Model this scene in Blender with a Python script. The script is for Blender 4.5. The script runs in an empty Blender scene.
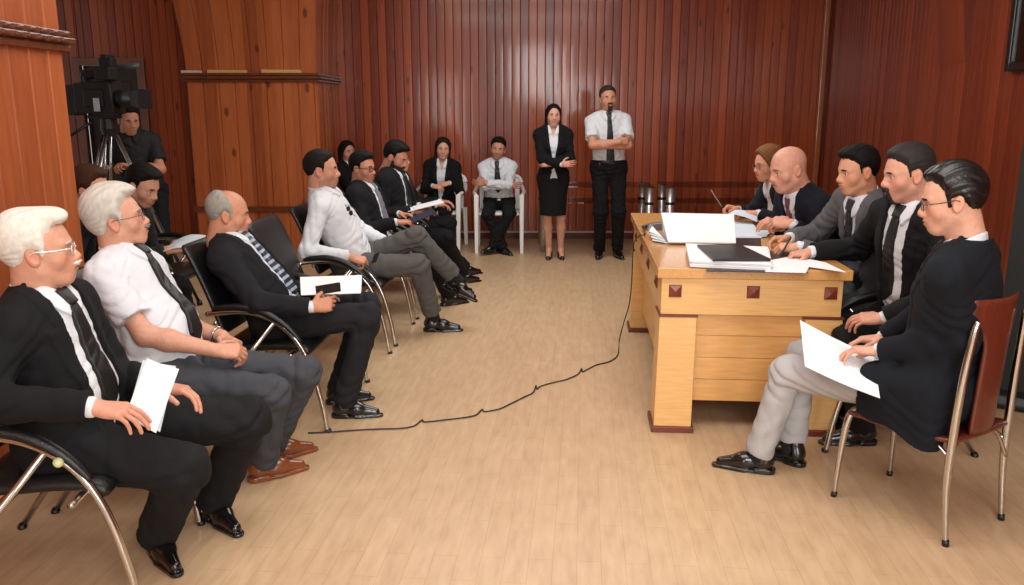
import bpy, bmesh, math, os
import numpy as np
from mathutils import Vector, Matrix
from concurrent.futures import ThreadPoolExecutor

VOX = float(os.environ.get('VOX', '1'))
SC = bpy.context.scene
COL = SC.collection
PI = math.pi

# ------------------------------------------------------------------ camera
FPX, CAM_H = 850.0, 1.57
PITCH = math.atan((292.5 - 106) / FPX)
_F = np.array([0, math.cos(PITCH), -math.sin(PITCH)])
_U = np.array([0, math.sin(PITCH), math.cos(PITCH)])
_R = np.array([1.0, 0, 0])
_C = np.array([0, 0, CAM_H])


def _ray(u, v):
    return _F + _R * (u - 512) / FPX - _U * (v - 292.5) / FPX


def G(u, v, z=0.0):
    """photo point -> world point on the level z"""
    d = _ray(u, v)
    return _C + d * (z - CAM_H) / d[2]


def A(u, v, Y):
    """photo point -> world point at depth Y"""
    d = _ray(u, v)
    return _C + d * Y / d[1]


cam = bpy.data.cameras.new('camera')
cam.sensor_width = 36
cam.lens = FPX * 36 / 1024
cam.clip_end = 100
cam.clip_start = 0.05
cam_o = bpy.data.objects.new('camera', cam)
COL.objects.link(cam_o)
cam_o.location = (0, 0, CAM_H)
cam_o.rotation_euler = (PI / 2 - PITCH, 0, 0)
SC.camera = cam_o

# ------------------------------------------------------------------ materials
MATS = {}


def srgb(c):
    return tuple(((x / 255) / 12.92 if x / 255 <= 0.04045 else ((x / 255 + 0.055) / 1.055) ** 2.4) for x in c) + (1.0,)


def newmat(name):
    m = bpy.data.materials.new(name)
    m.use_nodes = True
    nt = m.node_tree
    b = nt.nodes['Principled BSDF']
    return m, nt, b


def N(nt, typ, **kw):
    n = nt.nodes.new(typ)
    for k, v in kw.items():
        if k in n.inputs:
            n.inputs[k].default_value = v
        else:
            setattr(n, k, v)
    return n


def mat(name, rgb, rough=0.6, metal=0.0, var=0.12, scale=30.0, bump=0.0, bscale=None, attr=False, coat=0.0, sheen=0.0, spec=0.5, stretch=(1, 1, 1), sss=0.0):
    if name in MATS:
        return MATS[name]
    m, nt, b = newmat(name)
    L = nt.links.new
    tc = N(nt, 'ShaderNodeTexCoord')
    mp = N(nt, 'ShaderNodeMapping')
    mp.inputs['Scale'].default_value = stretch
    L(tc.outputs['Object'], mp.inputs['Vector'])
    nz = N(nt, 'ShaderNodeTexNoise', Scale=scale, Detail=4.0)
    L(mp.outputs['Vector'], nz.inputs['Vector'])
    mx = N(nt, 'ShaderNodeMix', data_type='RGBA')
    mx.blend_type = 'MULTIPLY'
    mx.inputs['Factor'].default_value = 1.0
    if attr:
        at = N(nt, 'ShaderNodeAttribute', attribute_name='Col')
        L(at.outputs['Color'], mx.inputs[6])
    else:
        mx.inputs[6].default_value = srgb(rgb)
    rp = N(nt, 'ShaderNodeMapRange')
    rp.inputs['From Min'].default_value = 0.3
    rp.inputs['From Max'].default_value = 0.7
    rp.inputs['To Min'].default_value = 1 - var
    rp.inputs['To Max'].default_value = 1 + var
    L(nz.outputs['Fac'], rp.inputs['Value'])
    L(rp.outputs['Result'], mx.inputs[7])
    L(mx.outputs[2], b.inputs['Base Color'])
    b.inputs['Roughness'].default_value = rough
    b.inputs['Metallic'].default_value = metal
    b.inputs['Coat Weight'].default_value = coat
    b.inputs['Specular IOR Level'].default_value = spec
    if sheen:
        b.inputs['Sheen Weight'].default_value = sheen
        b.inputs['Sheen Roughness'].default_value = 0.5
    if sss:
        b.inputs['Subsurface Weight'].default_value = sss
        b.inputs['Subsurface Scale'].default_value = 0.01
        b.inputs['Subsurface Radius'].default_value = (1.0, 0.4, 0.2)
    if bump:
        n2 = N(nt, 'ShaderNodeTexNoise', Scale=bscale or scale, Detail=3.0)
        L(mp.outputs['Vector'], n2.inputs['Vector'])
        bp = N(nt, 'ShaderNodeBump', Strength=1.0, Distance=bump)
        L(n2.outputs['Fac'], bp.inputs['Height'])
        L(bp.outputs['Normal'], b.inputs['Normal'])
    MATS[name] = m
    return m


def wood_boards(name, c1, c2, bw, rough=0.28, knots=0.5, dark=0.5, axis='X', coat=0.3, vary=.75, spec=.5):
    """varnished boards: own tone per board, long grain, round knots"""
    m, nt, b = newmat(name)
    L = nt.links.new
    tc = N(nt, 'ShaderNodeTexCoord')
    sp = N(nt, 'ShaderNodeSeparateXYZ')
    L(tc.outputs['Object'], sp.inputs[0])
    dv = N(nt, 'ShaderNodeMath', operation='DIVIDE')
    L(sp.outputs['X'], dv.inputs[0])
    dv.inputs[1].default_value = bw
    fl = N(nt, 'ShaderNodeMath', operation='FLOOR')
    L(dv.outputs[0], fl.inputs[0])
    wn = N(nt, 'ShaderNodeTexWhiteNoise', noise_dimensions='1D')
    L(fl.outputs[0], wn.inputs['W'])
    # grain
    cb = N(nt, 'ShaderNodeCombineXYZ')
    L(sp.outputs['X'], cb.inputs[0])
    L(wn.outputs['Value'], cb.inputs[1])
    zz = N(nt, 'ShaderNodeMath', operation='MULTIPLY')
    L(sp.outputs['Z'], zz.inputs[0])
    zz.inputs[1].default_value = 0.06
    ad = N(nt, 'ShaderNodeMath', operation='ADD')
    L(zz.outputs[0], ad.inputs[0])
    w7 = N(nt, 'ShaderNodeMath', operation='MULTIPLY')
    L(wn.outputs['Value'], w7.inputs[0])
    w7.inputs[1].default_value = 7.0
    L(w7.outputs[0], ad.inputs[1])
    L(ad.outputs[0], cb.inputs[2])
    gr = N(nt, 'ShaderNodeTexNoise', Scale=45.0, Detail=5.0)
    gr.inputs['Distortion'].default_value = 0.6
    L(cb.outputs[0], gr.inputs['Vector'])
    mixv = N(nt, 'ShaderNodeMath', operation='MULTIPLY_ADD')
    L(gr.outputs['Fac'], mixv.inputs[0])
    mixv.inputs[1].default_value = 0.9
    sc = N(nt, 'ShaderNodeMath', operation='MULTIPLY_ADD')
    L(wn.outputs['Value'], sc.inputs[0])
    sc.inputs[1].default_value = vary
    sc.inputs[2].default_value = .025 - vary * .5
    L(sc.outputs[0], mixv.inputs[2])
    cr = N(nt, 'ShaderNodeValToRGB')
    cr.color_ramp.elements[0].color = srgb(c1)
    cr.color_ramp.elements[0].position = 0.1
    cr.color_ramp.elements[1].color = srgb(c2)
    cr.color_ramp.elements[1].position = 0.9
    L(mixv.outputs[0], cr.inputs[0])
    # knots
    cb2 = N(nt, 'ShaderNodeCombineXYZ')
    kx = N(nt, 'ShaderNodeMath', operation='MULTIPLY')
    L(sp.outputs['X'], kx.inputs[0])
    kx.inputs[1].default_value = 1.0 / bw * 0.85
    L(kx.outputs[0], cb2.inputs[0])
    kz = N(nt, 'ShaderNodeMath', operation='MULTIPLY')
    L(sp.outputs['Z'], kz.inputs[0])
    kz.inputs[1].default_value = 2.6
    L(kz.outputs[0], cb2.inputs[2])
    vo = N(nt, 'ShaderNodeTexVoronoi', Scale=1.0)
    L(cb2.outputs[0], vo.inputs['Vector'])
    kr = N(nt, 'ShaderNodeMapRange')
    kr.inputs['From Min'].default_value = 0.09
    kr.inputs['From Max'].default_value = 0.16
    kr.inputs['To Min'].default_value = knots
    kr.inputs['To Max'].default_value = 0.0
    L(vo.outputs['Distance'], kr.inputs['Value'])
    mk = N(nt, 'ShaderNodeMix', data_type='RGBA')
    L(kr.outputs[0], mk.inputs['Factor'])
    L(cr.outputs['Color'], mk.inputs[6])
    mk.inputs[7].default_value = srgb(tuple(x * dark for x in c1))
    L(mk.outputs[2], b.inputs['Base Color'])
    b.inputs['Roughness'].default_value = rough
    b.inputs['Specular IOR Level'].default_value = spec
    b.inputs['Coat Weight'].default_value = coat
    b.inputs['Coat Roughness'].default_value = 0.10
    bp = N(nt, 'ShaderNodeBump', Strength=0.5, Distance=0.002)
    L(gr.outputs['Fac'], bp.inputs['Height'])
    L(bp.outputs['Normal'], b.inputs['Normal'])
    return m


def floor_mat():
    m, nt, b = newmat('floor_laminate')
    L = nt.links.new
    tc = N(nt, 'ShaderNodeTexCoord')
    mp = N(nt, 'ShaderNodeMapping')
    mp.inputs['Rotation'].default_value = (0, 0, PI / 2 + math.radians(4.8))
    L(tc.outputs['Object'], mp.inputs['Vector'])
    br = N(nt, 'ShaderNodeTexBrick', Scale=1.0)
    br.inputs['Color1'].default_value = (0.25, 0.25, 0.25, 1)
    br.inputs['Color2'].default_value = (0.75, 0.75, 0.75, 1)
    br.inputs['Mortar'].default_value = (0.0, 0.0, 0.0, 1)
    br.inputs['Mortar Size'].default_value = 0.0012
    br.inputs['Brick Width'].default_value = 0.43
    br.inputs['Row Height'].default_value = 0.085
    br.offset = 0.37
    L(mp.outputs['Vector'], br.inputs['Vector'])
    mp2 = N(nt, 'ShaderNodeMapping')
    mp2.inputs['Scale'].default_value = (2.0, 9, 1)
    L(mp.outputs['Vector'], mp2.inputs['Vector'])
    nz = N(nt, 'ShaderNodeTexNoise', Scale=3.0, Detail=6.0)
    L(mp2.outputs['Vector'], nz.inputs['Vector'])
    a1 = N(nt, 'ShaderNodeMath', operation='MULTIPLY_ADD')
    L(br.outputs['Color'], a1.inputs[0])
    a1.inputs[1].default_value = 0.26
    L(nz.outputs['Fac'], a1.inputs[2])
    cr = N(nt, 'ShaderNodeValToRGB')
    e = cr.color_ramp.elements
    e[0].position, e[0].color = 0.15, srgb((170, 138, 104))
    e[1].position, e[1].color = 1.0, srgb((205, 176, 141))
    L(a1.outputs[0], cr.inputs[0])
    mk = N(nt, 'ShaderNodeMix', data_type='RGBA')
    fm = N(nt, 'ShaderNodeMath', operation='MULTIPLY')
    L(br.outputs['Fac'], fm.inputs[0])
    fm.inputs[1].default_value = 0.22
    L(fm.outputs[0], mk.inputs['Factor'])
    L(cr.outputs['Color'], mk.inputs[6])
    mk.inputs[7].default_value = srgb((120, 84, 52))
    L(mk.outputs[2], b.inputs['Base Color'])
    b.inputs['Roughness'].default_value = 0.38
    b.inputs['Specular IOR Level'].default_value = 0.45
    return m


def glass_mat(name, tint=(1, 1, 1), gloss=0.12, tintf=0.0):
    """clear thin pane: mostly see-through with a surface reflection"""
    m, nt, b = newmat(name)
    L = nt.links.new
    out = nt.nodes['Material Output']
    nt.nodes.remove(b)
    tr = N(nt, 'ShaderNodeBsdfTransparent')
    tr.inputs['Color'].default_value = tint + (1,)
    gl = N(nt, 'ShaderNodeBsdfGlossy', Roughness=0.03)
    mx = N(nt, 'ShaderNodeMixShader')
    mx.inputs[0].default_value = gloss
    L(tr.outputs[0], mx.inputs[1])
    L(gl.outputs[0], mx.inputs[2])
    L(mx.outputs[0], out.inputs['Surface'])
    return m


# ------------------------------------------------------------------ object helpers
def props(o, label=None, cat=None, group=None, kind=None):
    if label:
        o['label'] = label
    if cat:
        o['category'] = cat
    if group:
        o['group'] = group
    if kind:
        o['kind'] = kind
    return o


def empty(name, loc=(0, 0, 0), rz=0.0, label=None, cat=None, group=None):
    o = bpy.data.objects.new(name, None)
    o.empty_display_size = 0.1
    COL.objects.link(o)
    o.location = loc
    o.rotation_euler = (0, 0, rz)
    return props(o, label, cat, group)


def link(name, me, material=None, parent=None, smooth=False, loc=None, rz=None):
    o = bpy.data.objects.new(name, me)
    COL.objects.link(o)
    if material is not None and not me.materials:
        me.materials.append(material)
    if parent is not None:
        o.parent = parent
    if loc is not None:
        o.location = loc
    if rz is not None:
        o.rotation_euler = (0, 0, rz)
    if smooth:
        me.shade_smooth()
    return o


def bm_obj(name, bm, material=None, parent=None, smooth=False, bevel=0.0, seg=2, **kw):
    me = bpy.data.meshes.new(name)
    bmesh.ops.recalc_face_normals(bm, faces=bm.faces)
    bm.to_mesh(me)
    bm.free()
    o = link(name, me, material, parent, smooth, **kw)
    if bevel:
        md = o.modifiers.new('bevel', 'BEVEL')
        md.width = bevel
        md.segments = seg
        md.limit_method = 'ANGLE'
    return o


def BM():
    return bmesh.new()


def box(bm, lo, hi):
    x0, y0, z0 = lo
    x1, y1, z1 = hi
    return hexa(bm, [(x0, y0, z0), (x1, y0, z0), (x1, y1, z0), (x0, y1, z0), (x0, y0, z1), (x1, y0, z1), (x1, y1, z1), (x0, y1, z1)])


def hexa(bm, p):
    v = [bm.verts.new(q) for q in p]
    for f in ((0, 3, 2, 1), (4, 5, 6, 7), (0, 1, 5, 4), (1, 2, 6, 5), (2, 3, 7, 6), (3, 0, 4, 7)):
        bm.faces.new([v[i] for i in f])
    return v


def smooth_path(pts, n=8):
    pts = [Vector(p) for p in pts]
    out = []
    for i in range(len(pts) - 1):
        p0 = pts[max(i - 1, 0)]
        p1, p2 = pts[i], pts[i + 1]
        p3 = pts[min(i + 2, len(pts) - 1)]
        for k in range(n):
            t = k / n
            out.append(0.5 * ((2 * p1) + (p2 - p0) * t + (2 * p0 - 5 * p1 + 4 * p2 - p3) * t * t + (3 * p1 - p0 - 3 * p2 + p3) * t ** 3))
    out.append(pts[-1])
    return out


def tube(bm, pts, r, seg=10, closed=False):
    """round bar along pts; r a number or one per point"""
    pts = [Vector(p) for p in pts]
    n = len(pts)
    rs = r if isinstance(r, (list, tuple)) else [r] * n
    rings = []
    up = Vector((0, 0, 1))
    prev = None
    for i, p in enumerate(pts):
        if closed:
            t = pts[(i + 1) % n] - pts[i - 1]
        else:
            t = pts[min(i + 1, n - 1)] - pts[max(i - 1, 0)]
        t.normalize()
        if prev is None:
            a = t.cross(up)
            if a.length < 1e-3:
                a = t.cross(Vector((1, 0, 0)))
        else:
            a = prev - t * prev.dot(t)
            if a.length < 1e-5:
                a = t.cross(up)
        a.normalize()
        prev = a
        b = t.cross(a)
        rings.append([bm.verts.new(p + (a * math.cos(2 * PI * k / seg) + b * math.sin(2 * PI * k / seg)) * rs[i]) for k in range(seg)])
    m = n if closed else n - 1
    for i in range(m):
        r0, r1 = rings[i], rings[(i + 1) % n]
        for k in range(seg):
            bm.faces.new([r0[k], r0[(k + 1) % seg], r1[(k + 1) % seg], r1[k]])
    if not closed:
        bm.faces.new(rings[0][::-1])
        bm.faces.new(rings[-1])


def slab(bm, path, width, thick, seg=6):
    """a padded sheet swept along path (x,z) points, width along y, with rounded section"""
    pts = smooth_path([(x, 0, z) for x, z in path], 5)
    n = len(pts)
    rings = []
    prof = []
    hw, ht = width / 2, thick / 2
    for k in range(4):
        cx = (hw - ht * 0.9) * (1 if k in (0, 3) else -1)
        cz = 0
    for k in range(24):
        a = 2 * PI * k / 24
        c, s = math.cos(a), math.sin(a)
        prof.append((hw * math.copysign(abs(c) ** 0.35, c), ht * math.copysign(abs(s) ** 0.7, s)))
    for i, p in enumerate(pts):
        t = (pts[min(i + 1, n - 1)] - pts[max(i - 1, 0)]).normalized()
        nrm = Vector((-t.z, 0, t.x))
        e = min(i, n - 1 - i)
        f = (0.55, 0.85, 0.97, 1.0)[min(e, 3)]
        g = (0.93, 0.98, 1.0, 1.0)[min(e, 3)]
        rings.append([bm.verts.new(p + Vector((0, y * g, 0)) + nrm * z * f) for y, z in prof])
    for i in range(n - 1):
        for k in range(24):
            bm.faces.new([rings[i][k], rings[i][(k + 1) % 24], rings[i + 1][(k + 1) % 24], rings[i + 1][k]])
    bm.faces.new(rings[0][::-1])
    bm.faces.new(rings[-1])


def sheet(name, c, material, label, cat='paper', bulge=0.0, thick=0.002, n=8, group=None, curl=0.0):
    """a sheet between four corner points a, b (bottom edge) c, d (top edge, going round)"""
    a, b, cc, d = [np.array(q, float) for q in c]
    nrm = np.cross(b - a, d - a)
    nrm /= np.linalg.norm(nrm)
    o = (a + b + cc + d) / 4
    bm = BM()
    st_ = {}
    grids = []
    for side in (0, 1):
        g = []
        for i in range(n + 1):
            row = []
            for j in range(n + 1):
                s, t = i / n, j / n
                p = a * (1 - s) * (1 - t) + b * s * (1 - t) + cc * s * t + d * (1 - s) * t
                p = p + nrm * (bulge * math.sin(PI * s) + curl * (t * t) * math.sin(PI * s * 0.5 + 0.4) + thick * side)
                row.append(bm.verts.new(p - o))
                st_[row[-1]] = (s, t)
            g.append(row)
        grids.append(g)
    for i in range(n):
        for j in range(n):
            for g, fl in ((grids[0], True), (grids[1], False)):
                q = [g[i][j], g[i + 1][j], g[i + 1][j + 1], g[i][j + 1]]
                bm.faces.new(q[::-1] if fl else q)
    rim = [(i, 0) for i in range(n)] + [(n, j) for j in range(n)] + [(n - i, n) for i in range(n)] + [(0, n - j) for j in range(n)]
    for k in range(len(rim)):
        p, q = rim[k], rim[(k + 1) % len(rim)]
        bm.faces.new([grids[0][p[0]][p[1]], grids[0][q[0]][q[1]], grids[1][q[0]][q[1]], grids[1][p[0]][p[1]]])
    uv = bm.loops.layers.uv.new('UVMap')
    for f_ in bm.faces:
        for lp in f_.loops:
            lp[uv].uv = st_[lp.vert]
    ob = bm_obj(name, bm, material, None, False, loc=tuple(o))
    return props(ob, label, cat, group)


def copy_tree(o, parent=None):
    c = o.copy()
    COL.objects.link(c)
    c.parent = parent
    for ch in list(o.children):
        copy_tree(ch, c)
    return c
# ------------------------------------------------------------------ implicit surfaces
f32 = np.float32


def V(*a):
    return np.array(a, float)


def nrm(v):
    v = np.asarray(v, float)
    return v / max(np.linalg.norm(v), 1e-9)


def smin(a, b, k):
    if k <= 0:
        return np.minimum(a, b)
    h = np.maximum(k - np.abs(a - b), 0) / k
    return np.minimum(a, b) - h * h * (k * 0.25)


def smax(a, b, k):
    return -smin(-a, -b, k)


def cone(a, b, ra, rb):
    a = np.asarray(a, float)
    b = np.asarray(b, float)
    d = b - a
    L2 = max(float(d @ d), 1e-9)
    a0, a1, a2 = map(float, a)
    d0, d1, d2 = map(float, d)

    def f(P):
        x, y, z = P[0] - a0, P[1] - a1, P[2] - a2
        t = np.clip((x * d0 + y * d1 + z * d2) / L2, 0, 1)
        x, y, z = x - t * d0, y - t * d1, z - t * d2
        return np.sqrt(x * x + y * y + z * z) - (ra + (rb - ra) * t)
    return f


def ell(c, r, M=None):
    c0, c1, c2 = map(float, c)
    r0, r1, r2 = map(float, r)
    m = None if M is None else np.asarray(M, f32)

    def f(P):
        x, y, z = P[0] - c0, P[1] - c1, P[2] - c2
        if m is not None:
            x, y, z = m[0, 0] * x + m[0, 1] * y + m[0, 2] * z, m[1, 0] * x + m[1, 1] * y + m[1, 2] * z, m[2, 0] * x + m[2, 1] * y + m[2, 2] * z
        x, y, z = x / r0, y / r1, z / r2
        k0 = np.sqrt(x * x + y * y + z * z)
        x, y, z = x / r0, y / r1, z / r2
        k1 = np.sqrt(x * x + y * y + z * z)
        return k0 * (k0 - 1) / np.maximum(k1, 1e-6)
    return f


def uni(fs, k):
    def f(P):
        d = fs[0](P)
        for g in fs[1:]:
            d = smin(d, g(P), k)
        return d
    return f


def local(f, M, o, s=1.0):
    """f given in a frame with rows M (right, forward, up) at o, size s"""
    m = np.asarray(M, f32) / f32(s)
    o0, o1, o2 = map(float, o)

    def g(P):
        x, y, z = P[0] - o0, P[1] - o1, P[2] - o2
        Q = np.stack([m[i, 0] * x + m[i, 1] * y + m[i, 2] * z for i in range(3)])
        return f(Q) * s
    return g


def rbox(M, o, half, r):
    """rounded block in a frame"""
    m = np.asarray(M, f32)
    o0, o1, o2 = map(float, o)

    def g(P):
        x, y, z = P[0] - o0, P[1] - o1, P[2] - o2
        q = [np.abs(m[i, 0] * x + m[i, 1] * y + m[i, 2] * z) - f32(half[i] - r) for i in range(3)]
        out = np.sqrt(np.maximum(q[0], 0) ** 2 + np.maximum(q[1], 0) ** 2 + np.maximum(q[2], 0) ** 2)
        return out + np.minimum(np.maximum(q[0], np.maximum(q[1], q[2])), 0) - f32(r)
    return g


def bounded(f, c, r, mg=0.07):
    c0, c1, c2 = map(float, c)

    def g(P):
        d = np.sqrt((P[0] - c0) ** 2 + (P[1] - c1) ** 2 + (P[2] - c2) ** 2) - f32(r)
        m = d < mg
        if m.any():
            d[m] = f(P[:, m])
        return d
    return g


def poly2(pts):
    """signed distance to a polygon in (a, b)"""
    pts = [(float(a), float(b)) for a, b in pts]

    def f(a, b):
        d = np.full(a.shape, 1e9, f32)
        s = np.ones(a.shape, f32)
        n = len(pts)
        for i in range(n):
            (x0, y0), (x1, y1) = pts[i], pts[i - 1]
            ex, ey = x1 - x0, y1 - y0
            wx, wy = a - x0, b - y0
            t = np.clip((wx * ex + wy * ey) / (ex * ex + ey * ey), 0, 1)
            bx, by = wx - ex * t, wy - ey * t
            d = np.minimum(d, bx * bx + by * by)
            c1, c2, c3 = b >= y0, b < y1, ex * wy > ey * wx
            flip = (c1 & c2 & c3) | (~c1 & ~c2 & ~c3)
            s = np.where(flip, -s, s)
        return s * np.sqrt(d)
    return f


def folds(P, f, ph=0.0):
    x, y, z = P
    a = np.sin(f * (0.8 * x + 0.55 * y) + 2.2 * np.sin(f * 0.42 * z + 1.3 + ph) + ph)
    b = np.sin(f * 0.95 * z + 1.8 * np.sin(f * 0.5 * (x - y) + ph))
    c = np.abs(np.sin(f * .7 * (z + .6 * x - .5 * y) + 2.6 * np.sin(f * .31 * (x + y - z) + ph) + 2 * ph))
    return a * b * .8 + (.75 - 1.5 * c)


def surf(fn, lo, hi, h, B=9):
    lo = np.asarray(lo, float) - 2 * h
    hi = np.asarray(hi, float) + 2 * h
    nb = np.maximum(np.ceil((hi - lo) / (h * B)).astype(int), 1)
    gi = np.stack(np.meshgrid(*[np.arange(n) for n in nb], indexing='ij'), -1).reshape(-1, 3)
    cen = (lo + (gi + 0.5) * (h * B)).T.astype(f32)
    d = fn(cen)
    act = gi[np.abs(d) < 0.87 * B * h * 1.35 + 0.012]
    if len(act) == 0:
        return np.zeros((0, 3)), np.zeros((0, 4), int)
    lat = np.stack(np.meshgrid(*[np.arange(B + 1)] * 3, indexing='ij'), -1).reshape(-1, 3)
    vals = []
    CH = 120
    for i in range(0, len(act), CH):
        blk = act[i:i + CH]
        p = (lo + ((blk[:, None, :] * B + lat[None]) * h)).reshape(-1, 3).T.astype(f32)
        vals.append(fn(np.ascontiguousarray(p)).reshape(len(blk), B + 1, B + 1, B + 1))
    val = np.concatenate(vals)
    neg = val < 0
    dims = (nb * B + 2).astype(np.int64)
    corners = [(i, j, k) for i in (0, 1) for j in (0, 1) for k in (0, 1)]
    cnt = np.zeros((len(act), B, B, B), np.int8)
    for i, j, k in corners:
        cnt += neg[:, i:i + B, j:j + B, k:k + B]
    cb, ci, cj, ck = np.nonzero((cnt > 0) & (cnt < 8))
    cv = {c: val[cb, ci + c[0], cj + c[1], ck + c[2]] for c in corners}
    sm = np.zeros((len(cb), 3))
    num = np.zeros(len(cb))
    for c in corners:
        for ax in range(3):
            if c[ax] == 0:
                e = list(c)
                e[ax] = 1
                a, b = cv[c], cv[tuple(e)]
                m = (a < 0) != (b < 0)
                t = np.where(m, a / np.where(m, a - b, 1), 0)
                q = np.tile(np.array(c, float), (len(cb), 1))
                q[:, ax] += t
                sm += q * m[:, None]
                num += m
    gidx = act[cb] * B + np.stack([ci, cj, ck], -1)
    verts = lo + (gidx + sm / num[:, None]) * h
    key = (gidx[:, 0] * dims[1] + gidx[:, 1]) * dims[2] + gidx[:, 2]
    order = np.argsort(key)
    ks = key[order]

    def look(g):
        k = (g[:, 0] * dims[1] + g[:, 1]) * dims[2] + g[:, 2]
        p = np.minimum(np.searchsorted(ks, k), len(ks) - 1)
        return np.where((ks[p] == k) & (g >= 0).all(1), order[p], -1)
    quads = []
    for ax in range(3):
        n0 = neg[:, :B, :B, :B]
        sl = [slice(0, B)] * 3
        sl[ax] = slice(1, B + 1)
        n1 = neg[(slice(None),) + tuple(sl)]
        eb, ei, ej, ek = np.nonzero(n0 != n1)
        g = act[eb] * B + np.stack([ei, ej, ek], -1)
        out = n0[eb, ei, ej, ek]
        b = np.zeros(3, int)
        c = np.zeros(3, int)
        b[(ax + 1) % 3] = 1
        c[(ax + 2) % 3] = 1
        q = np.stack([look(g - b - c), look(g - c), look(g), look(g - b)], -1)
        ok = (q >= 0).all(1)
        q, out = q[ok], out[ok]
        q[~out] = q[~out][:, ::-1]
        quads.append(q)
    return verts, np.concatenate(quads)


def mesh_np(name, v, q, col=None):
    me = bpy.data.meshes.new(name)
    nv, nq = len(v), len(q)
    me.vertices.add(nv)
    me.vertices.foreach_set('co', np.asarray(v, f32).ravel())
    me.loops.add(nq * 4)
    me.loops.foreach_set('vertex_index', np.asarray(q, np.int32).ravel())
    me.polygons.add(nq)
    me.polygons.foreach_set('loop_start', np.arange(nq, dtype=np.int32) * 4)
    me.update(calc_edges=True)
    me.validate()
    me.shade_smooth()
    if col is not None:
        at = me.color_attributes.new('Col', 'FLOAT_COLOR', 'POINT')
        c = np.ones((nv, 4), f32)
        c[:, :3] = col
        at.data.foreach_set('color', c.ravel())
    return me


JOBS = []


def job(fn, lo, hi, h, done, col=None):
    JOBS.append((fn, lo, hi, h * VOX, done, col))


def run_jobs():
    def one(j):
        v, q = surf(*j[:4])
        return v, q, (j[5](v) if j[5] is not None and len(v) else None)
    with ThreadPoolExecutor(4) as ex:
        for j, (v, q, c) in zip(JOBS, ex.map(one, JOBS)):
            j[4](v, q, c)


# ------------------------------------------------------------------ people
def frame(fwd, up=(0, 0, 1)):
    """rows right, forward, up"""
    f = nrm(fwd)
    r = nrm(np.cross(f, up))
    u = np.cross(r, f)
    return np.stack([r, f, u])


def hframe(yaw, pitch=0, roll=0):
    y, p, r = map(math.radians, (yaw, pitch, roll))
    f = V(math.cos(y) * math.cos(p), math.sin(y) * math.cos(p), -math.sin(p))
    M = frame(f)
    R, U = M[0], M[2]
    return np.stack([R * math.cos(r) - U * math.sin(r), f, U * math.cos(r) + R * math.sin(r)])


def ik(a, c, l1, l2, pole):
    """joint between a and c"""
    a, c = np.asarray(a, float), np.asarray(c, float)
    d = c - a
    L = np.linalg.norm(d)
    if L > (l1 + l2) * 0.995:
        s = L / ((l1 + l2) * 0.995)
        l1, l2 = l1 * s, l2 * s
    x = (l1 * l1 - l2 * l2 + L * L) / (2 * L)
    hgt = math.sqrt(max(l1 * l1 - x * x, 0))
    e = d / L
    p = np.asarray(pole, float)
    p = nrm(p - e * (p @ e))
    return a + e * x + p * hgt


def head_fn(o):
    jw, nose, fat, chin = o.get('jaw', 1), o.get('nose', 1), o.get('fat', 0), o.get('chin', 0)
    cran = ell((0, -.012, .030), (.075, .096, .086))
    face = ell((0, .026, -.022), (.061, .059, .085))
    f_skull = [cran, face]
    f1 = [ell((0, .060 + chin, -.094), (.028 * jw, .026, .021)), cone((.045 * jw, -.005, -.058), (.018, .053, -.095), .021 + fat, .018 + fat * .5),
          ell((.040, .046, -.030), (.024 + fat, .024, .026)), ell((0, .070, -.058), (.035, .026, .030))]
    brow = cone((.010, .078, .019), (.043, .063, .017), .011, .010)
    sock = ell((.031, .088, .001), (.018, .015, .010))
    lid = ell((.031, .0665, .0), (.0138,) * 3)
    nz = [cone((0, .078, .012), (0, .0915 + .005 * nose, -.026), .0090, .0125), ell((0, .0935 + .005 * nose, -.031), (.0130, .0125, .0110)), ell((.0125, .090, -.035), (.0095, .013, .0088))]
    lips = [ell((0, .0905, -.0575), (.023, .0085, .0055)), ell((0, .0890, -.0690), (.020, .0090, .0065))]
    slit = ell((0, .103, -.0632), (.027, .015, .0020))
    a = math.radians(18)
    Me = [[1, 0, 0], [0, math.cos(a), math.sin(a)], [0, -math.sin(a), math.cos(a)]]
    ear = ell((.0775, -.016, -.012), (.0085, .0185, .0315), Me)
    ear2 = ell((.0865, -.012, -.008), (.0065, .0105, .019), Me)
    neck = cone((0, -.026, -.045), (0, -.038, -.15), .055 + fat, .057 + fat)

    def skull(Q):
        return smin(cran(Q), face(Q), .03)

    def f(Q):
        S = np.stack([np.abs(Q[0]), Q[1], Q[2]])
        d = skull(S)
        for g in f1:
            d = smin(d, g(S), .022)
        d = smin(d, neck(S), .03)
        d = smin(d, brow(S), .014)
        d = smax(d, -sock(S), .010)
        l = lid(S)
        l = np.maximum(l, np.minimum(.0035 - S[2], S[2] + .0052))
        d = smin(d, l, .002)
        for g in nz:
            d = smin(d, g(S), .010)
        for g in lips:
            d = smin(d, g(S), .005)
        d = smax(d, -slit(S), .003)
        e = smax(ear(S), -ear2(S), .006)
        return smin(d, e, .006)
    return f, skull


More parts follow.
